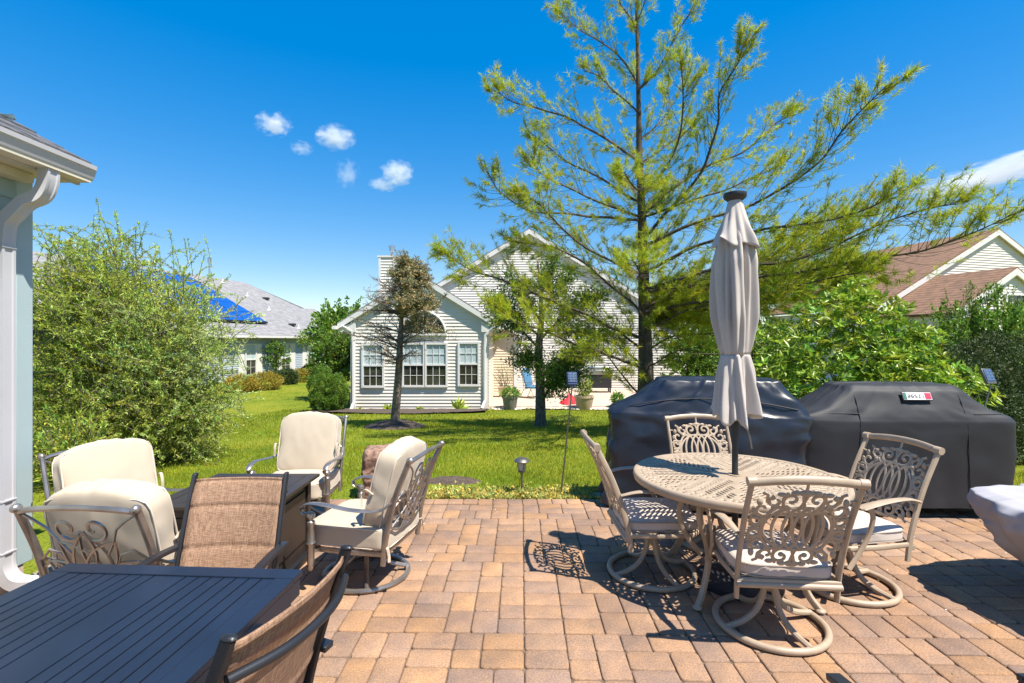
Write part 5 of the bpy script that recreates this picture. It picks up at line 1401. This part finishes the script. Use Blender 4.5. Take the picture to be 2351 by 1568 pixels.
# broad glossy-leaved shrub behind the grills: whorls of long leaves
def build_magnolia():
    rng = np.random.default_rng(41); base = Vector((5.0, 7.3, gz(0, 7.3)))
    r = thing('broadleaf_shrub', 'large shrub with whorls of glossy oval leaves behind the covered grills', 'shrub', base)
    tips = [(rng.uniform(-1.1, .9), rng.uniform(-.6, .6), rng.uniform(.7, 1.75)) for _ in range(40)]
    limbs(r, (0, 0, 0), tips, .03, M['twig'], rng)
    LP, LD, LN, TT = [], [], [], []
    def lobe(c, rad, n, inner, lo, hi):
        c = np.array(c); rad = np.array(rad); k = 0
        while k < n:
            d = unit(rng.normal(size=3)); lum = 1 + .3 * mnoise.noise(Vector(d * 2.4 + c)) + .16 * mnoise.noise(Vector(d * 6))
            t = c + d * rad * lum * rng.uniform(inner, 1) ** .5
            if t[2] < .1: continue
            k += 1; ax = unit(d * .7 + np.array([0, -.15, .65]) + rng.normal(0, .35, 3)); q = int(rng.integers(6, 10))
            e1 = unit(np.cross(ax, rng.normal(size=3))); e2 = np.cross(ax, e1); a = np.arange(q) * 2.4 + rng.random()
            lift = rng.uniform(.15, .9, q)[:, None]; dd = e1 * np.cos(a)[:, None] + e2 * np.sin(a)[:, None] + ax * lift
            LP.append(np.repeat(t[None], q, 0) + ax * rng.uniform(-.05, .02, (q, 1))); LD.append(dd)
            TT.append(np.clip(tints(1, lo, hi, .16, rng) * tints(q, .8, 1.2, .07, rng), .05, 2.6))
    lobe((-.25, -.1, 1.25), (1.4, 1.0, 1.15), 760, .3, .7, 1.4); lobe((.4, -.35, .85), (.9, .9, .9), 430, .3, .85, 1.6); lobe((-.9, -.25, .8), (.95, .85, .9), 430, .3, .7, 1.4)
    lobe((-.1, 0, 2.1), (.75, .6, .6), 190, .3, .75, 1.4); lobe((.55, .1, 1.55), (.65, .7, .6), 190, .3, .75, 1.4)
    LP = np.concatenate(LP); LD = np.concatenate(LD); TT = np.concatenate(TT)
    leaf_mesh('foliage', LP, LD, .118, .044, M['leaf'], r, TT, flat=.6, rng=rng, fold=.12)
build_magnolia()

# dark clipped hedge and a looser shrub over it, far right
def clump_ball(r, cen, rad, n, rng, m, leaf, per, tint, lump=.3, lf=3.5, name='foliage', zmin=0.02, jit=.05, fold=0.):
    """dense twiggy shell: short leaf clumps set on a lumpy ellipsoid"""
    cen = np.array(cen, float); rad = np.array(rad, float); LP, LD, TT = [], [], []; k = 0
    while k < n:
        d = unit(rng.normal(size=3)); lum = 1 + lump * mnoise.noise(Vector(d * lf + cen)) + lump * .5 * mnoise.noise(Vector(d * lf * 2.6 + cen * 2))
        t = cen + d * rad * lum * rng.uniform(.72, 1.) ** .5
        if t[2] < zmin: continue
        k += 1; LP.append(t + rng.normal(0, jit, (per, 3))); LD.append(d * .9 + rng.normal(0, .6, (per, 3)) + np.array([0, 0, .25])); TT.append(np.repeat(tints(1, *tint, rng), per, 0) * rng.uniform(.85, 1.2, (per, 1)))
    return leaf_mesh(name, np.concatenate(LP), np.concatenate(LD), leaf[0], leaf[1], m, r, np.concatenate(TT), flat=.3, rng=rng, fold=fold)
def blob_shell(r, cen, rad, nb, br, per, rng, m, leaf, tint, zmin=.03, name='foliage'):
    """foliage gathered in many small rounded tufts over an ellipsoid, dark gaps between them"""
    cen = np.array(cen, float); rad = np.array(rad, float); LP, LD, TT = [], [], []; k = 0
    while k < nb:
        d = unit(rng.normal(size=3)); c = cen + d * rad * rng.uniform(.80, 1.0)
        if c[2] < zmin: continue
        k += 1; e = unit(rng.normal(size=(per, 3)) + d * .9); b = br * rng.uniform(.7, 1.25)
        LP.append(c + e * b * rng.uniform(.75, 1.05, (per, 1))); LD.append(e + rng.normal(0, .55, (per, 3)) + np.array([0, 0, .3])); TT.append(np.repeat(tints(1, *tint, rng), per, 0) * rng.uniform(.85, 1.15, (per, 1)))
    return leaf_mesh(name, np.concatenate(LP), np.concatenate(LD), leaf[0], leaf[1], m, r, np.concatenate(TT), flat=.2, rng=rng)
def build_hedge():
    rng = np.random.default_rng(51); base = Vector((7.45, 7.6, gz(0, 7.6)))
    r = thing('yew_hedge', 'dense dark green hedge on the far right behind the grey grill cover', 'hedge', base)
    limbs(r, (0, 0, 0), [(rng.uniform(-1.3, 1.3), rng.uniform(-.5, .5), rng.uniform(.8, 1.5)) for _ in range(24)], .03, M['twig'], rng)
    for c, rad, nb in (((-.95, -.1, .75), (.85, .75, .98), 250), ((.3, .1, .82), (1.05, .8, 1.0), 280), ((1.4, .1, .8), (1.0, .8, .98), 200)):
        blob_shell(r, c, rad, nb, .17, 120, rng, M['leafdark'], (.05, .017), (.7, 1.5, .12))
    r2 = thing('tall_shrub', 'mid green shrub with upright sprigs rising behind the dark hedge', 'shrub', (8.95, 9.4, gz(0, 9.4)))
    rng = np.random.default_rng(53)
    limbs(r2, (0, 0, 0), [(rng.uniform(-1.0, 1.0), rng.uniform(-.4, .4), rng.uniform(1.2, 2.0)) for _ in range(24)], .025, M['twig'], rng)
    shoots(r2, (0, 0, 1.5), (1.6, 1.0, 1.35), 1100, rng, M['leafmid'], M['twig'], (.075, .034), 30, .45, .05, start=(0, 0, .2), inner=.4, tint=(.9, 1.8, .12), zmin=.1, lump=.4, up=.6)
    shoots(r2, (0, 0, 2.1), (1.4, .8, .95), 110, rng, M['leafmid'], M['twig'], (.045, .02), 20, .7, 0, start=(0, 0, .6), inner=.95, tint=(.8, 1.5, .15), zmin=1.6, lump=.3, up=1.6)
build_hedge()

# dwarf two-lobed spruce at the sunroom corner
def build_dwarf():
    rng = np.random.default_rng(61); base = Vector((-6.15, 16.75, gz(0, 16.75)))
    r = thing('dwarf_conifer', 'dense rounded two-lobed dwarf conifer at the sunroom corner', 'shrub', base)
    limbs(r, (0, 0, 0), [(-.2, 0, .9), (.25, 0, .8), (0, .1, .5)], .05, M['bark'], rng)
    for c, rad, nb in (((-.27, .05, .84), (.34, .44, .74), 190), ((.29, -.08, .66), (.33, .42, .62), 170), ((.02, -.05, .42), (.60, .5, .36), 150)):
        blob_shell(r, c, rad, nb, .095, 90, rng, M['leafmid'], (.05, .018), (.75, 1.5, .08))
build_dwarf()

# half-bare spruce on its mulch mound
def build_spruce():
    rng = np.random.default_rng(71); Y = 12.1; base = P(906, 981, Y); base.z = gz(base.x, Y) + .12
    r = thing('spruce_tree', 'half bare spruce with dead lower branches on a mulch mound', 'tree', base)
    W = lambda px, py, dy=0: P(px, py, Y + dy) - base
    tr = [Vector((0, 0, -.15)), W(908, 950), W(915, 860), W(919, 780), W(924, 700), W(931, 640), W(936, 596)]
    t = MB(); t.tube(spl(tr, 5), list(np.interp(np.linspace(0, 6, 31), range(7), [.14, .105, .09, .07, .04, .024, .01])), n=10); t.build('trunk', M['barkspot'], r)
    ts = spl(tr, 10); LP, LD = [], []
    for k in range(120):
        f = rng.uniform(.38, .99); o = ts[int(f * (len(ts) - 1))]; an = rng.uniform(0, 2 * pi)
        L = min(1.0, (1.03 - f) / .44) * rng.uniform(.55, 1.1) * (1.02 + .45 * max(0, d.x) if False else 1.0)
        d = Vector((math.cos(an), math.sin(an), rng.uniform(-.05, .45))).normalized(); L *= 1.0 + .35 * max(0, d.x)
        live = f > .54 and (d.x > -.25 or f > .78); L *= (.8 if d.x < 0 else 1.05) if live else (1.3 if d.x < 0 else 1.0)
        b = MB(); c = spl([o, o + d * L * .5 + Vector((0, 0, .06)), o + d * L + Vector((0, 0, -.06 if live else .05))], 5)
        b.tube(c, list(np.linspace(.016, .004, len(c))), n=4)
        for q in range(int(10 + 10 * L)):
            g = rng.uniform(.2, 1); i = min(int(g * (len(c) - 1)), len(c) - 2); oo = c[i]; dd = (d * .7 + Vector(rng.normal(0, .55, 3))).normalized(); l2 = rng.uniform(.12, .4) * (1.15 - g * .5)
            c2 = [oo, oo + dd * l2 * .5 + Vector((0, 0, .02)), oo + dd * l2]; b.tube(c2, [.005, .004, .0025], n=3, caps=False)
            if live:
                for _ in range(6):
                    h = rng.uniform(.1, 1.05); nn = 7; LP.append(vN(oo + dd * l2 * h) + rng.normal(0, .025, (nn, 3))); LD.append(vN(dd) * .5 + rng.normal(0, .6, (nn, 3)))
            elif rng.random() < .3:
                nn = 4; LP.append(vN(oo + dd * l2) + rng.normal(0, .02, (nn, 3))); LD.append(rng.normal(0, .6, (nn, 3)))
        b.build('branch', M['deadtwig'], r)
    LP = np.concatenate(LP); LD = np.concatenate(LD)
    needle_mesh('crown', LP, LD, .055, .019, M['spruce'], r, tints(len(LP), .5, 1.6, .3, rng), rng)
    # mulch mound
    mb = MB(); ba = Vector((base.x, Y, gz(base.x, Y)))
    mb.grid(lambda u, v: ba + Vector((math.cos(2 * pi * u) * v * .80, math.sin(2 * pi * u) * v * .72, .20 * (1 - v ** 1.7) - .02 + .03 * mnoise.noise(Vector((math.cos(2 * pi * u) * v * 6, math.sin(2 * pi * u) * v * 6, 0))))), 48, 14, True)
    tag(mb.build('mulch_mound', M['mulch'], angle=180), 'low round mound of dark mulch under the half bare spruce', 'mulch mound')
build_spruce()

# small broadleaf tree in the middle of the lawn
def build_small_tree():
    rng = np.random.default_rng(81); Y = 12.3; base = P(1241, 979, Y); base.z = gz(base.x, Y)
    r = thing('crabapple_tree', 'small leafy tree with dark rough trunk before the neighbour patio', 'tree', base)
    W = lambda px, py, dy=0: P(px, py, Y + dy) - base
    tr = [Vector((0, 0, -.1)), W(1241, 960), W(1240, 880), W(1237, 800), W(1243, 730), W(1240, 660), W(1235, 600)]
    t = MB(); t.tube(spl(tr, 5), list(np.interp(np.linspace(0, 6, 31), range(7), [.20, .14, .115, .10, .07, .035, .015])), n=10); t.build('trunk', M['barkspot'], r)
    lim = [([(1240, 900), (1275, 850), (1310, 820), (1360, 800)], -.5), ([(1240, 860), (1290, 830), (1330, 830)], .5), ([(1238, 800), (1200, 760), (1160, 700), (1140, 690)], .3), ([(1240, 780), (1290, 730), (1340, 690), (1380, 680)], -.3),
           ([(1243, 740), (1210, 690), (1180, 640)], -.5), ([(1242, 720), (1280, 670), (1310, 620)], .5), ([(1240, 830), (1215, 820), (1195, 830)], -.4), ([(1240, 690), (1255, 640), (1270, 590)], .2), ([(1243, 930), (1262, 890), (1290, 870), (1330, 862)], -.5),
           ([(1240, 760), (1320, 760), (1400, 770)], .4), ([(1238, 770), (1180, 730), (1150, 740)], -.5)]
    tips = []
    for mk, dy in lim:
        n = len(mk); c = spl([W(x, y, dy * i / (n - 1)) for i, (x, y) in enumerate(mk)], 6); b = MB(); b.tube(c, list(np.linspace(.035, .008, len(c))), n=5); b.build('branch', M['bark'], r); tips += c[len(c) // 3:]
    LP, LD, TT = [], [], []; tb = MB()
    for p in tips:
        for _ in range(13):
            d = Vector(rng.normal(0, 1, 3)); d.normalize(); l = rng.uniform(.15, .5); e = p + d * l; tb.tube([p, p.lerp(e, .5) + Vector((0, 0, .03)), e], [.005, .004, .003], n=3, caps=False)
            k = int(rng.integers(9, 22)); h = rng.uniform(.3, 1.1, (k, 1)); LP.append(vN(p) + h * vN(d * l) + rng.normal(0, .05, (k, 3))); LD.append(rng.normal(0, 1, (k, 3))); TT.append(np.repeat(tints(1, .7, 1.5, .15, rng), k, 0))
    # leafy lower sprays are brighter green
    for cpx, cpy, n in ((1290, 850, 26), (1330, 815, 26), (1265, 870, 20), (1245, 835, 14), (1345, 790, 14)):
        p = W(cpx, cpy, -.3)
        for _ in range(n): k = 12; q = vN(p) + rng.normal(0, .16, 3); LP.append(q + rng.normal(0, .07, (k, 3))); LD.append(rng.normal(0, 1, (k, 3))); TT.append(np.repeat(tints(1, 1.1, 2.0, .12, rng), k, 0))
    tb.build('twig', M['twig'], r); LP = np.concatenate(LP)
    leaf_mesh('crown', LP, np.concatenate(LD), .065, .040, M['leafmid'], r, np.concatenate(TT), flat=.5, rng=rng)
build_small_tree()

# trees and shrubs between the houses
def leafy_tree(name, label, cat, base, h, crown, n, rng, m=None, leaf=(.12, .07), per=26, group=None, trunk=.12, tint=(.7, 1.4, .15)):
    m = m or M['leafmid']
    r = thing(name, label, cat, base, 0, group); cz, rad = crown
    t = MB(); t.tube(spl([(0, 0, -.1), (.03, 0, h * .35), (0, .03, h * .6)], 4), list(np.linspace(trunk, trunk * .5, 9)), n=8); t.build('trunk', M['bark'], r)
    limbs(r, (0, 0, h * .45), [(rng.normal(0, rad[0] * .5), rng.normal(0, rad[1] * .5), cz + rng.uniform(-.2, .7) * rad[2]) for _ in range(12)], trunk * .4, M['bark'], rng, 'branch')
    shoots(r, (0, 0, cz), rad, n, rng, m, M['twig'], leaf, per, rad[0] * .4, .1, start=(0, 0, h * .4), inner=.3, tint=tint, lump=.42, name='crown')
    return r
_rng = np.random.default_rng(91)
leafy_tree('maple_tree', 'bright green leafy tree rising between the two neighbour houses', 'tree', (-11.2, 32, gz(0, 32)), 5.4, (2.9, (2.2, 1.8, 2.0)), 420, _rng, M['leafmid'], (.18, .13), 26, trunk=.16, tint=(.9, 1.7, .12))
leafy_tree('ornamental_tree', 'rounded green tree leaning against the left side of the sunroom', 'tree', (-7.25, 20.6, gz(0, 20.6)), 3.6, (1.75, (1.35, 1.1, 1.25)), 430, _rng, M['leafmid'], (.11, .06), 26, trunk=.09, tint=(.7, 1.4, .15))
leafy_tree('young_tree', 'thin young tree in front of the blue house wall', 'tree', (-14.6, 31.0, gz(0, 31)), 2.6, (1.45, (.75, .7, 1.05)), 120, _rng, M['leafmid'], (.11, .07), 20, trunk=.05)
def round_shrub(label, base, rad, m, group, leaf=(.07, .04), n=900, tint=(.65, 1.4, .15), name='round_shrub'):
    r = thing(name, label, 'shrub', base, 0, group); limbs(r, (0, 0, 0), [(.2 * rad[0], 0, rad[2]), (-.3 * rad[0], 0, rad[2]), (0, .2, rad[2] * .7)], .02, M['twig'], _rng)
    clump_ball(r, (0, 0, rad[2] * .8), rad, n, _rng, m, leaf, 7, tint, lump=.14, lf=4, jit=.05, zmin=0.0); return r
_g = 'foundation shrubs along the blue house'
for (px, py, yy, rx, rz, m, lab, tn) in ((553, 899, 23.5, .72, .42, 'leafgold', 'golden shrub closest to the willow along the blue house', (.6, 1.2, .1)), (607, 893, 24.5, .80, .45, 'leafgold', 'golden shrub in the middle of the row along the blue house', (.6, 1.2, .1)),
                                    (658, 884, 27, .56, .44, 'leafdark', 'round dark green ball shrub between two golden shrubs', (.8, 1.5, .1)), (698, 878, 28.5, .82, .38, 'leafgold', 'golden shrub beside the dwarf conifer at the end of the row', (.6, 1.2, .1)), (709, 860, 32, .5, .35, 'leafdark', 'small dark shrub behind the last golden shrub', (.7, 1.3, .1))):
    b = P(px, py, yy); b.z = gz(b.x, yy); round_shrub(lab, b, (rx, rx * .8, rz), M[m], _g, tint=tn)
# far trees that close the gaps between the houses
leafy_tree('shade_tree', 'dense green tree standing right of the white gable behind the pine', 'tree', (7.9, 21.5, -.8), 4.2, (1.9, (1.5, 1.2, 1.9)), 420, _rng, M['leafmid'], (.13, .08), 26, trunk=.12)
leafy_tree('backyard_shrub', 'round green shrub seen between the closed umbrella and the broadleaf shrub', 'shrub', (7.5, 14.6, gz(0, 14.6)), 2.6, (1.75, (1.7, 1.2, 1.55)), 520, _rng, M['leafmid'], (.10, .05), 28, trunk=.08)
leafy_tree('shade_tree', 'green shade tree behind the brown roofed house', 'tree', (13.0, 36, -.5), 5.2, (3.2, (2.6, 2, 2.1)), 300, _rng, M['leafmid'], (.22, .15), 24, trunk=.2)
# hostas and perennials in the mulch bed
def hosta(label, base, s, m, group=None, n=26):
    r = thing('hosta', label, 'plant', base, 0, group); k = n; a = _rng.uniform(0, 2 * pi, k); el = _rng.uniform(.25, 1.2, k)
    d = np.stack([np.cos(a) * np.cos(el), np.sin(a) * np.cos(el), np.sin(el)], 1)
    leaf_mesh('foliage', np.zeros((k, 3)) + d * .05 * s, d, .42 * s, .15 * s, m, r, tints(k, .8, 1.7, .12, _rng), flat=1., rng=_rng, fold=.15)
for px, py, s, lab in ((1053, 938, .95, 'largest variegated hosta in the mulch bed near the downspout'), (963, 938, .4, 'small pale hosta in the mulch bed under the wide windows'), (891, 934, .6, 'hosta showing left of the spruce trunk in the mulch bed'), (826, 941, .35, 'tiny yellowish hosta at the left end of the mulch bed')):
    b = P(px, py, 17.3); b.z = -.78; hosta(lab, b, s, M['willow'], 'hostas in the mulch bed')
# ================================================================== neighbour patio and beds
def build_neighbour():
    Zp = -.72
    tag(MB().box((3.2, 21.0, Zp - .15), (8.6, 6.1, .30)).build('neighbour_patio', M['concrete'], smooth=False), kind='structure')
    mb = MB(); mb.grid(lambda u, v: (-6.6 + 5.75 * u, 15.8 + 1.95 * v + (.12 * math.sin(u * 9) + .5 * (abs(u - .5) * 2) ** 4) * (1 - v), gz(0, 15.8 + 1.95 * v) + .05 + .035 * math.sin(pi * min(1, v * 1.3)) + .02 * mnoise.noise(Vector((u * 30, v * 8, 0)))), 60, 12)
    tag(mb.build('mulch_bed', M['mulch'], angle=180), kind='structure')
    mp = MB(); mp.grid(lambda u, v: (-.72 + .42 * v * math.cos(2 * pi * u), 6.02 + .2 * v * math.sin(2 * pi * u), gz(0, 6.02 + .2 * v * math.sin(2 * pi * u)) + .05 * (1 - v * v) + .012 - .05 * v ** 4 + .012 * mnoise.noise(Vector((u * 20, v * 9, 0)))), 36, 8, True)
    tag(mp.build('mulch_patch', M['mulch'], angle=180), kind='structure')
    # strip of white stones before the patio
    rng = np.random.default_rng(3); V, Fc, T = [], [], []
    ico = [Vector((0, 0, 1))] + [Vector((math.cos(a) * .9, math.sin(a) * .9, .45)) for a in np.linspace(0, 2 * pi, 6, endpoint=False)] + [Vector((math.cos(a), math.sin(a), -.4)) for a in np.linspace(.5, 2 * pi + .5, 6, endpoint=False)]
    for _ in range(1500):
        x = rng.uniform(-.7, 6.5); y = rng.uniform(17.55, 17.95)
        if .3 < x < 2.1 and y < 17.8: continue
        r = rng.uniform(.025, .065); o = len(V); z = gz(x, y) + .04 + .1 * rng.random() * max(0, (x - 3) / 3.5)
        sx, sy, sz = r * rng.uniform(.8, 1.4), r * rng.uniform(.8, 1.4), r * rng.uniform(.5, .9)
        V += [(x + v.x * sx, y + v.y * sy, z + v.z * sz) for v in ico]
        for k in range(6): Fc.append((o, o + 1 + k, o + 1 + (k + 1) % 6)); Fc.append((o + 1 + k, o + 7 + k, o + 1 + (k + 1) % 6)); Fc.append((o + 1 + (k + 1) % 6, o + 7 + k, o + 7 + (k + 1) % 6))
        T += [np.array([1, .97, .9]) * rng.uniform(.5, 1.15)] * 13
    tag(npmesh('white_stones', V, Fc, M['pebble'], None, np.array(T)), 'strip of white stones along the front of the neighbour patio', 'stones', kind='stuff')
    # flat-top grill cart
    g = thing('griddle_grill', 'black cart grill with stainless top against the white gable wall', 'grill', (P(1376, 0, 22.9).x, 22.9, Zp))
    b = MB(); b.box((0, 0, .52), (1.02, .52, .62))
    for sx in (-1, 1):
        for sy in (-1, 1): b.box((sx * .46, sy * .2, .10), (.06, .06, .24))
    b.build('cabinet', M['black'], g, smooth=False, bevel=.006)
    h = MB(); h.box((-.02, 0, .93), (1.14, .58, .20)); h.box((-.56, 0, .55), (.06, .54, .66)); h.build('control_panel', M['steel'], g, bevel=.012)
    l = MB(); l.cushion(1.06, .56, .20, Matrix.Translation((-.02, .02, 1.10)), k=7, n=8, puff=.1); lo = l.build('lid', M['steel'], g)
    hd = MB(); hd.tube([(-.42, -.30, 1.06), (-.42, -.34, 1.06), (.38, -.34, 1.06), (.38, -.30, 1.06)], .018, n=6); hd.build('handle', M['black'], lo)
    sh = MB(); sh.tube(spl([(.55, -.2, 1.02), (.95, -.2, 1.02), (1.0, -.2, .98), (1.0, -.2, .84)], 4), .025, n=6); sh.box((.78, .05, 1.0), (.42, .4, .03)); sh.build('side_shelf', M['blackpot'], g)
    # scroll-legged metal patio set
    def chair(label, loc, rz, m, wrapped):
        c = thing('patio_chair', label, 'chair', loc, rz, 'neighbour patio chairs')
        f = MB()
        for s in (-1, 1):
            f.tube(spl([(s * .26, .28, .01), (s * .27, .18, .25), (s * .27, .05, .42), (s * .27, -.2, .40), (s * .25, -.30, .75), (s * .22, -.38, 1.05)], 5), .014, n=6)
            f.tube(spl([(s * .27, -.22, .40), (s * .27, -.32, .2), (s * .26, -.42, .01)], 4), .014, n=6)
            f.tube(spl([(s * .27, -.26, .64), (s * .30, 0, .66), (s * .29, .22, .62), (s * .27, .24, .44)], 5), .014, n=6)
            f.tube([(s * .27, -.42, .015), (s * .27, .3, .015)], .012, n=6)
        for z, y in ((.5, -.24), (.7, -.29), (.88, -.34), (1.04, -.38)): f.tube([(-.25, y, z), (.25, y, z)], .010, n=6)
        f.box((0, 0, .41), (.5, .46, .012)); f.build('frame', M['pewter'] if wrapped else M['navy'], c)
        q = MB(); q.cushion(.52, .50, .09, Matrix.Translation((0, 0, .45)), k=5, n=8); q.build('seat_cushion', m, c)
        q = MB(); q.cushion(.54, .80 if wrapped else .66, .12, Matrix.Translation((0, -.25, .84)) @ Matrix.Rotation(R_(14), 4, 'X') @ Matrix.Rotation(pi / 2, 4, 'X'), k=3.4, n=10, wr=.05); q.build('back_cushion', m, c)
    x = P(1222, 0, 20.6).x; chair('blue cushioned patio chair left of the small tree trunk on the neighbour patio', (x, 20.6, Zp), face_rz(.8, -.6), M['blue'], True)
    x = P(1312, 0, 20.8).x; chair('navy patio chair right of the round metal table on the neighbour patio', (x, 20.8, Zp), face_rz(-.55, -.8), M['navy'], False)
    t = thing('bistro_table', 'small round metal table with scrolled legs on the neighbour patio', 'table', (P(1268, 0, 20.8).x, 20.8, Zp))
    MB().lathe([(.02, .70), (.47, .70), (.48, .715), (.47, .73), (.02, .73)], 28).build('tabletop', M['clay'], t)
    for k in range(4):
        a = k * pi / 2 + .3; c, s = math.cos(a), math.sin(a); l = MB(); l.tube(spl([(.33 * c, .33 * s, .70), (.18 * c, .18 * s, .5), (.12 * c, .12 * s, .33), (.25 * c, .25 * s, .12), (.36 * c, .36 * s, .02)], 5), .013, n=6); l.build('leg', M['pewter'], t)
    p = MB(); p.tube([(0, 0, .0), (0, 0, .70)], .03, n=8); p.build('post', M['clay'], t)
    # planters
    def planter(name, label, px, Yp, z, rt, rb, h, m, fol, sq=False, plant=None):
        r = thing(name, label, 'planter', (P(px, 0, Yp).x, Yp, z)); b = MB()
        if sq: b.lathe([(rb * 1.41, 0), (rt * 1.41, h), (rt * 1.5, h), (rt * 1.5, h + .06), (rt * 1.3, h + .06), (rt * 1.25, h - .05)], 4, M=Matrix.Rotation(pi / 4, 3, 'Z')); b.build('pot', m, r, smooth=False)
        else: b.lathe([(rb, 0), (rb * 1.05, .02), (rt * .94, h * .85), (rt, h * .88), (rt, h), (rt * .9, h), (rt * .85, h * .9), (.02, h * .88)], 28); b.build('pot', m, r)
        if plant == 'low': clump_ball(r, (0, 0, h + .06), (rt * .95, rt * .95, .2), 160, _rng, M['leafmid'], (.07, .04), 6, (.9, 1.8, .15), zmin=h - .02)
        elif plant == 'twiggy': shoots(r, (0, 0, h + .55), (rt * 1.7, rt * 1.2, .55), 26, _rng, M['willow'], M['twig'], (.08, .025), 6, .7, 0, start=(0, 0, h - .1), inner=.7, zmin=h + .25, up=.6); limbs(r, (0, 0, h - .08), [(_rng.normal(0, .3), _rng.normal(0, .2), h + _rng.uniform(.4, .9)) for _ in range(14)], .012, M['deadtwig'], _rng)
        elif plant == 'bushy': shoots(r, (0, 0, h + .35), (rt * .95, rt * .8, .45), 46, _rng, M['willow'], M['twig'], (.12, .035), 12, .4, 0, start=(0, 0, h - .1), inner=.4, tint=(.6, 1.3, .2), zmin=h, up=.8)
    planter('planter', 'tapered grey planter with low green plant at the corner of the neighbour patio', 1171, 17.65, gz(0, 17.65), .29, .20, .50, M['greypot'], 0, plant='low')
    planter('planter', 'square beige planter with thin bare stems by the beige wall', 1158, 21.0, Zp, .26, .20, .40, M['clay'], 0, sq=True, plant='twiggy')
    planter('planter', 'big beige planter with leafy stems at the patio front edge', 1341, 17.75, gz(0, 17.75), .36, .24, .50, M['clay'], 0, plant='bushy')
    planter('planter', 'small black planter with green plant near the navy grill cover', 1419, 17.8, gz(0, 17.8), .19, .13, .28, M['blackpot'], 0, plant='low')
    # crumpled red cover
    r = MB(); rx = P(1305, 0, 18.6).x
    def red(u, v):
        a = 2 * pi * u; rr = v * (.30 + .08 * math.sin(3 * a + 1) + .04 * math.sin(7 * a)); z = .34 * (1 - v) ** .8 * (1 + .3 * math.cos(a)) + .03 * math.sin(5 * a) * v
        return (rx + rr * math.cos(a) * 1.1, 18.6 + rr * math.sin(a) * .8, Zp + max(.005, z))
    r.grid(red, 40, 12, True); tag(r.build('folded_cover', M['red'], angle=40), 'crumpled red cloth lying on the neighbour patio', 'cloth')
build_neighbour()

# ================================================================== clouds: soft volumes high over the houses
def cloud_mat(seed, dens, lo):
    m = bpy.data.materials.new('cloud_vapour'); m.use_nodes = True; nt = m.node_tree; N = nt.nodes; L = nt.links
    N.remove(N['Principled BSDF']); v = N.new('ShaderNodeVolumePrincipled'); v.inputs['Color'].default_value = (1, 1, 1, 1); v.inputs['Anisotropy'].default_value = -.15
    tc = N.new('ShaderNodeTexCoord'); ad = N.new('ShaderNodeVectorMath'); ad.operation = 'ADD'; ad.inputs[1].default_value = (seed, seed * 1.7, 0)
    n = N.new('ShaderNodeTexNoise'); n.inputs['Scale'].default_value = 2.1; n.inputs['Detail'].default_value = 8; n.inputs['Roughness'].default_value = .62
    L.new(tc.outputs['Object'], ad.inputs[0]); L.new(ad.outputs[0], n.inputs['Vector'])
    ln = N.new('ShaderNodeVectorMath'); ln.operation = 'LENGTH'; L.new(tc.outputs['Object'], ln.inputs[0])
    # density = (noise - lo) minus a rise towards the rim
    s1 = N.new('ShaderNodeMath'); s1.operation = 'MULTIPLY_ADD'; s1.inputs[1].default_value = -.34; L.new(ln.outputs['Value'], s1.inputs[0]); L.new(n.outputs['Fac'], s1.inputs[2])
    mr = N.new('ShaderNodeMapRange'); mr.inputs[1].default_value = lo; mr.inputs[2].default_value = lo + .22; mr.inputs[3].default_value = 0; mr.inputs[4].default_value = dens
    L.new(s1.outputs[0], mr.inputs[0]); L.new(mr.outputs[0], v.inputs['Density']); L.new(v.outputs[0], N['Material Output'].inputs['Volume']); return m
def build_clouds():
    Y = 700.
    for i, (px, py, w, h, dens, lo, lab) in enumerate(((628, 285, 44, 30, .045, .215, 'small white cloud, highest of the group on the left'), (770, 316, 48, 31, .045, .205, 'white puffy cloud right of the highest one'), (693, 340, 28, 18, .022, .2, 'faint little cloud below the two upper ones'),
                                       (797, 398, 32, 36, .02, .235, 'wispy broken cloud in the lower middle of the group'), (912, 396, 43, 31, .045, .205, 'white cloud nearest the pine branches'), (880, 424, 36, 16, .035, .19, 'small low cloud tucked under the one nearest the pine'), (2275, 400, 185, 34, .022, .20, 'long white cloud over the brown roofed house'))):
        c = P(px, py, Y); b = MB(); b.ball((0, 0, 0), 1., 24, 14); o = b.build('cloud', cloud_mat(3.1 * i + .7, dens, lo), None, loc=c)
        o.scale = (w * Y / F, w * Y / F * .8, h * Y / F); 
        if px > 2000: o.rotation_euler = (0, R_(-14), 0)
        tag(o, lab, 'cloud', 'clouds')
build_clouds()
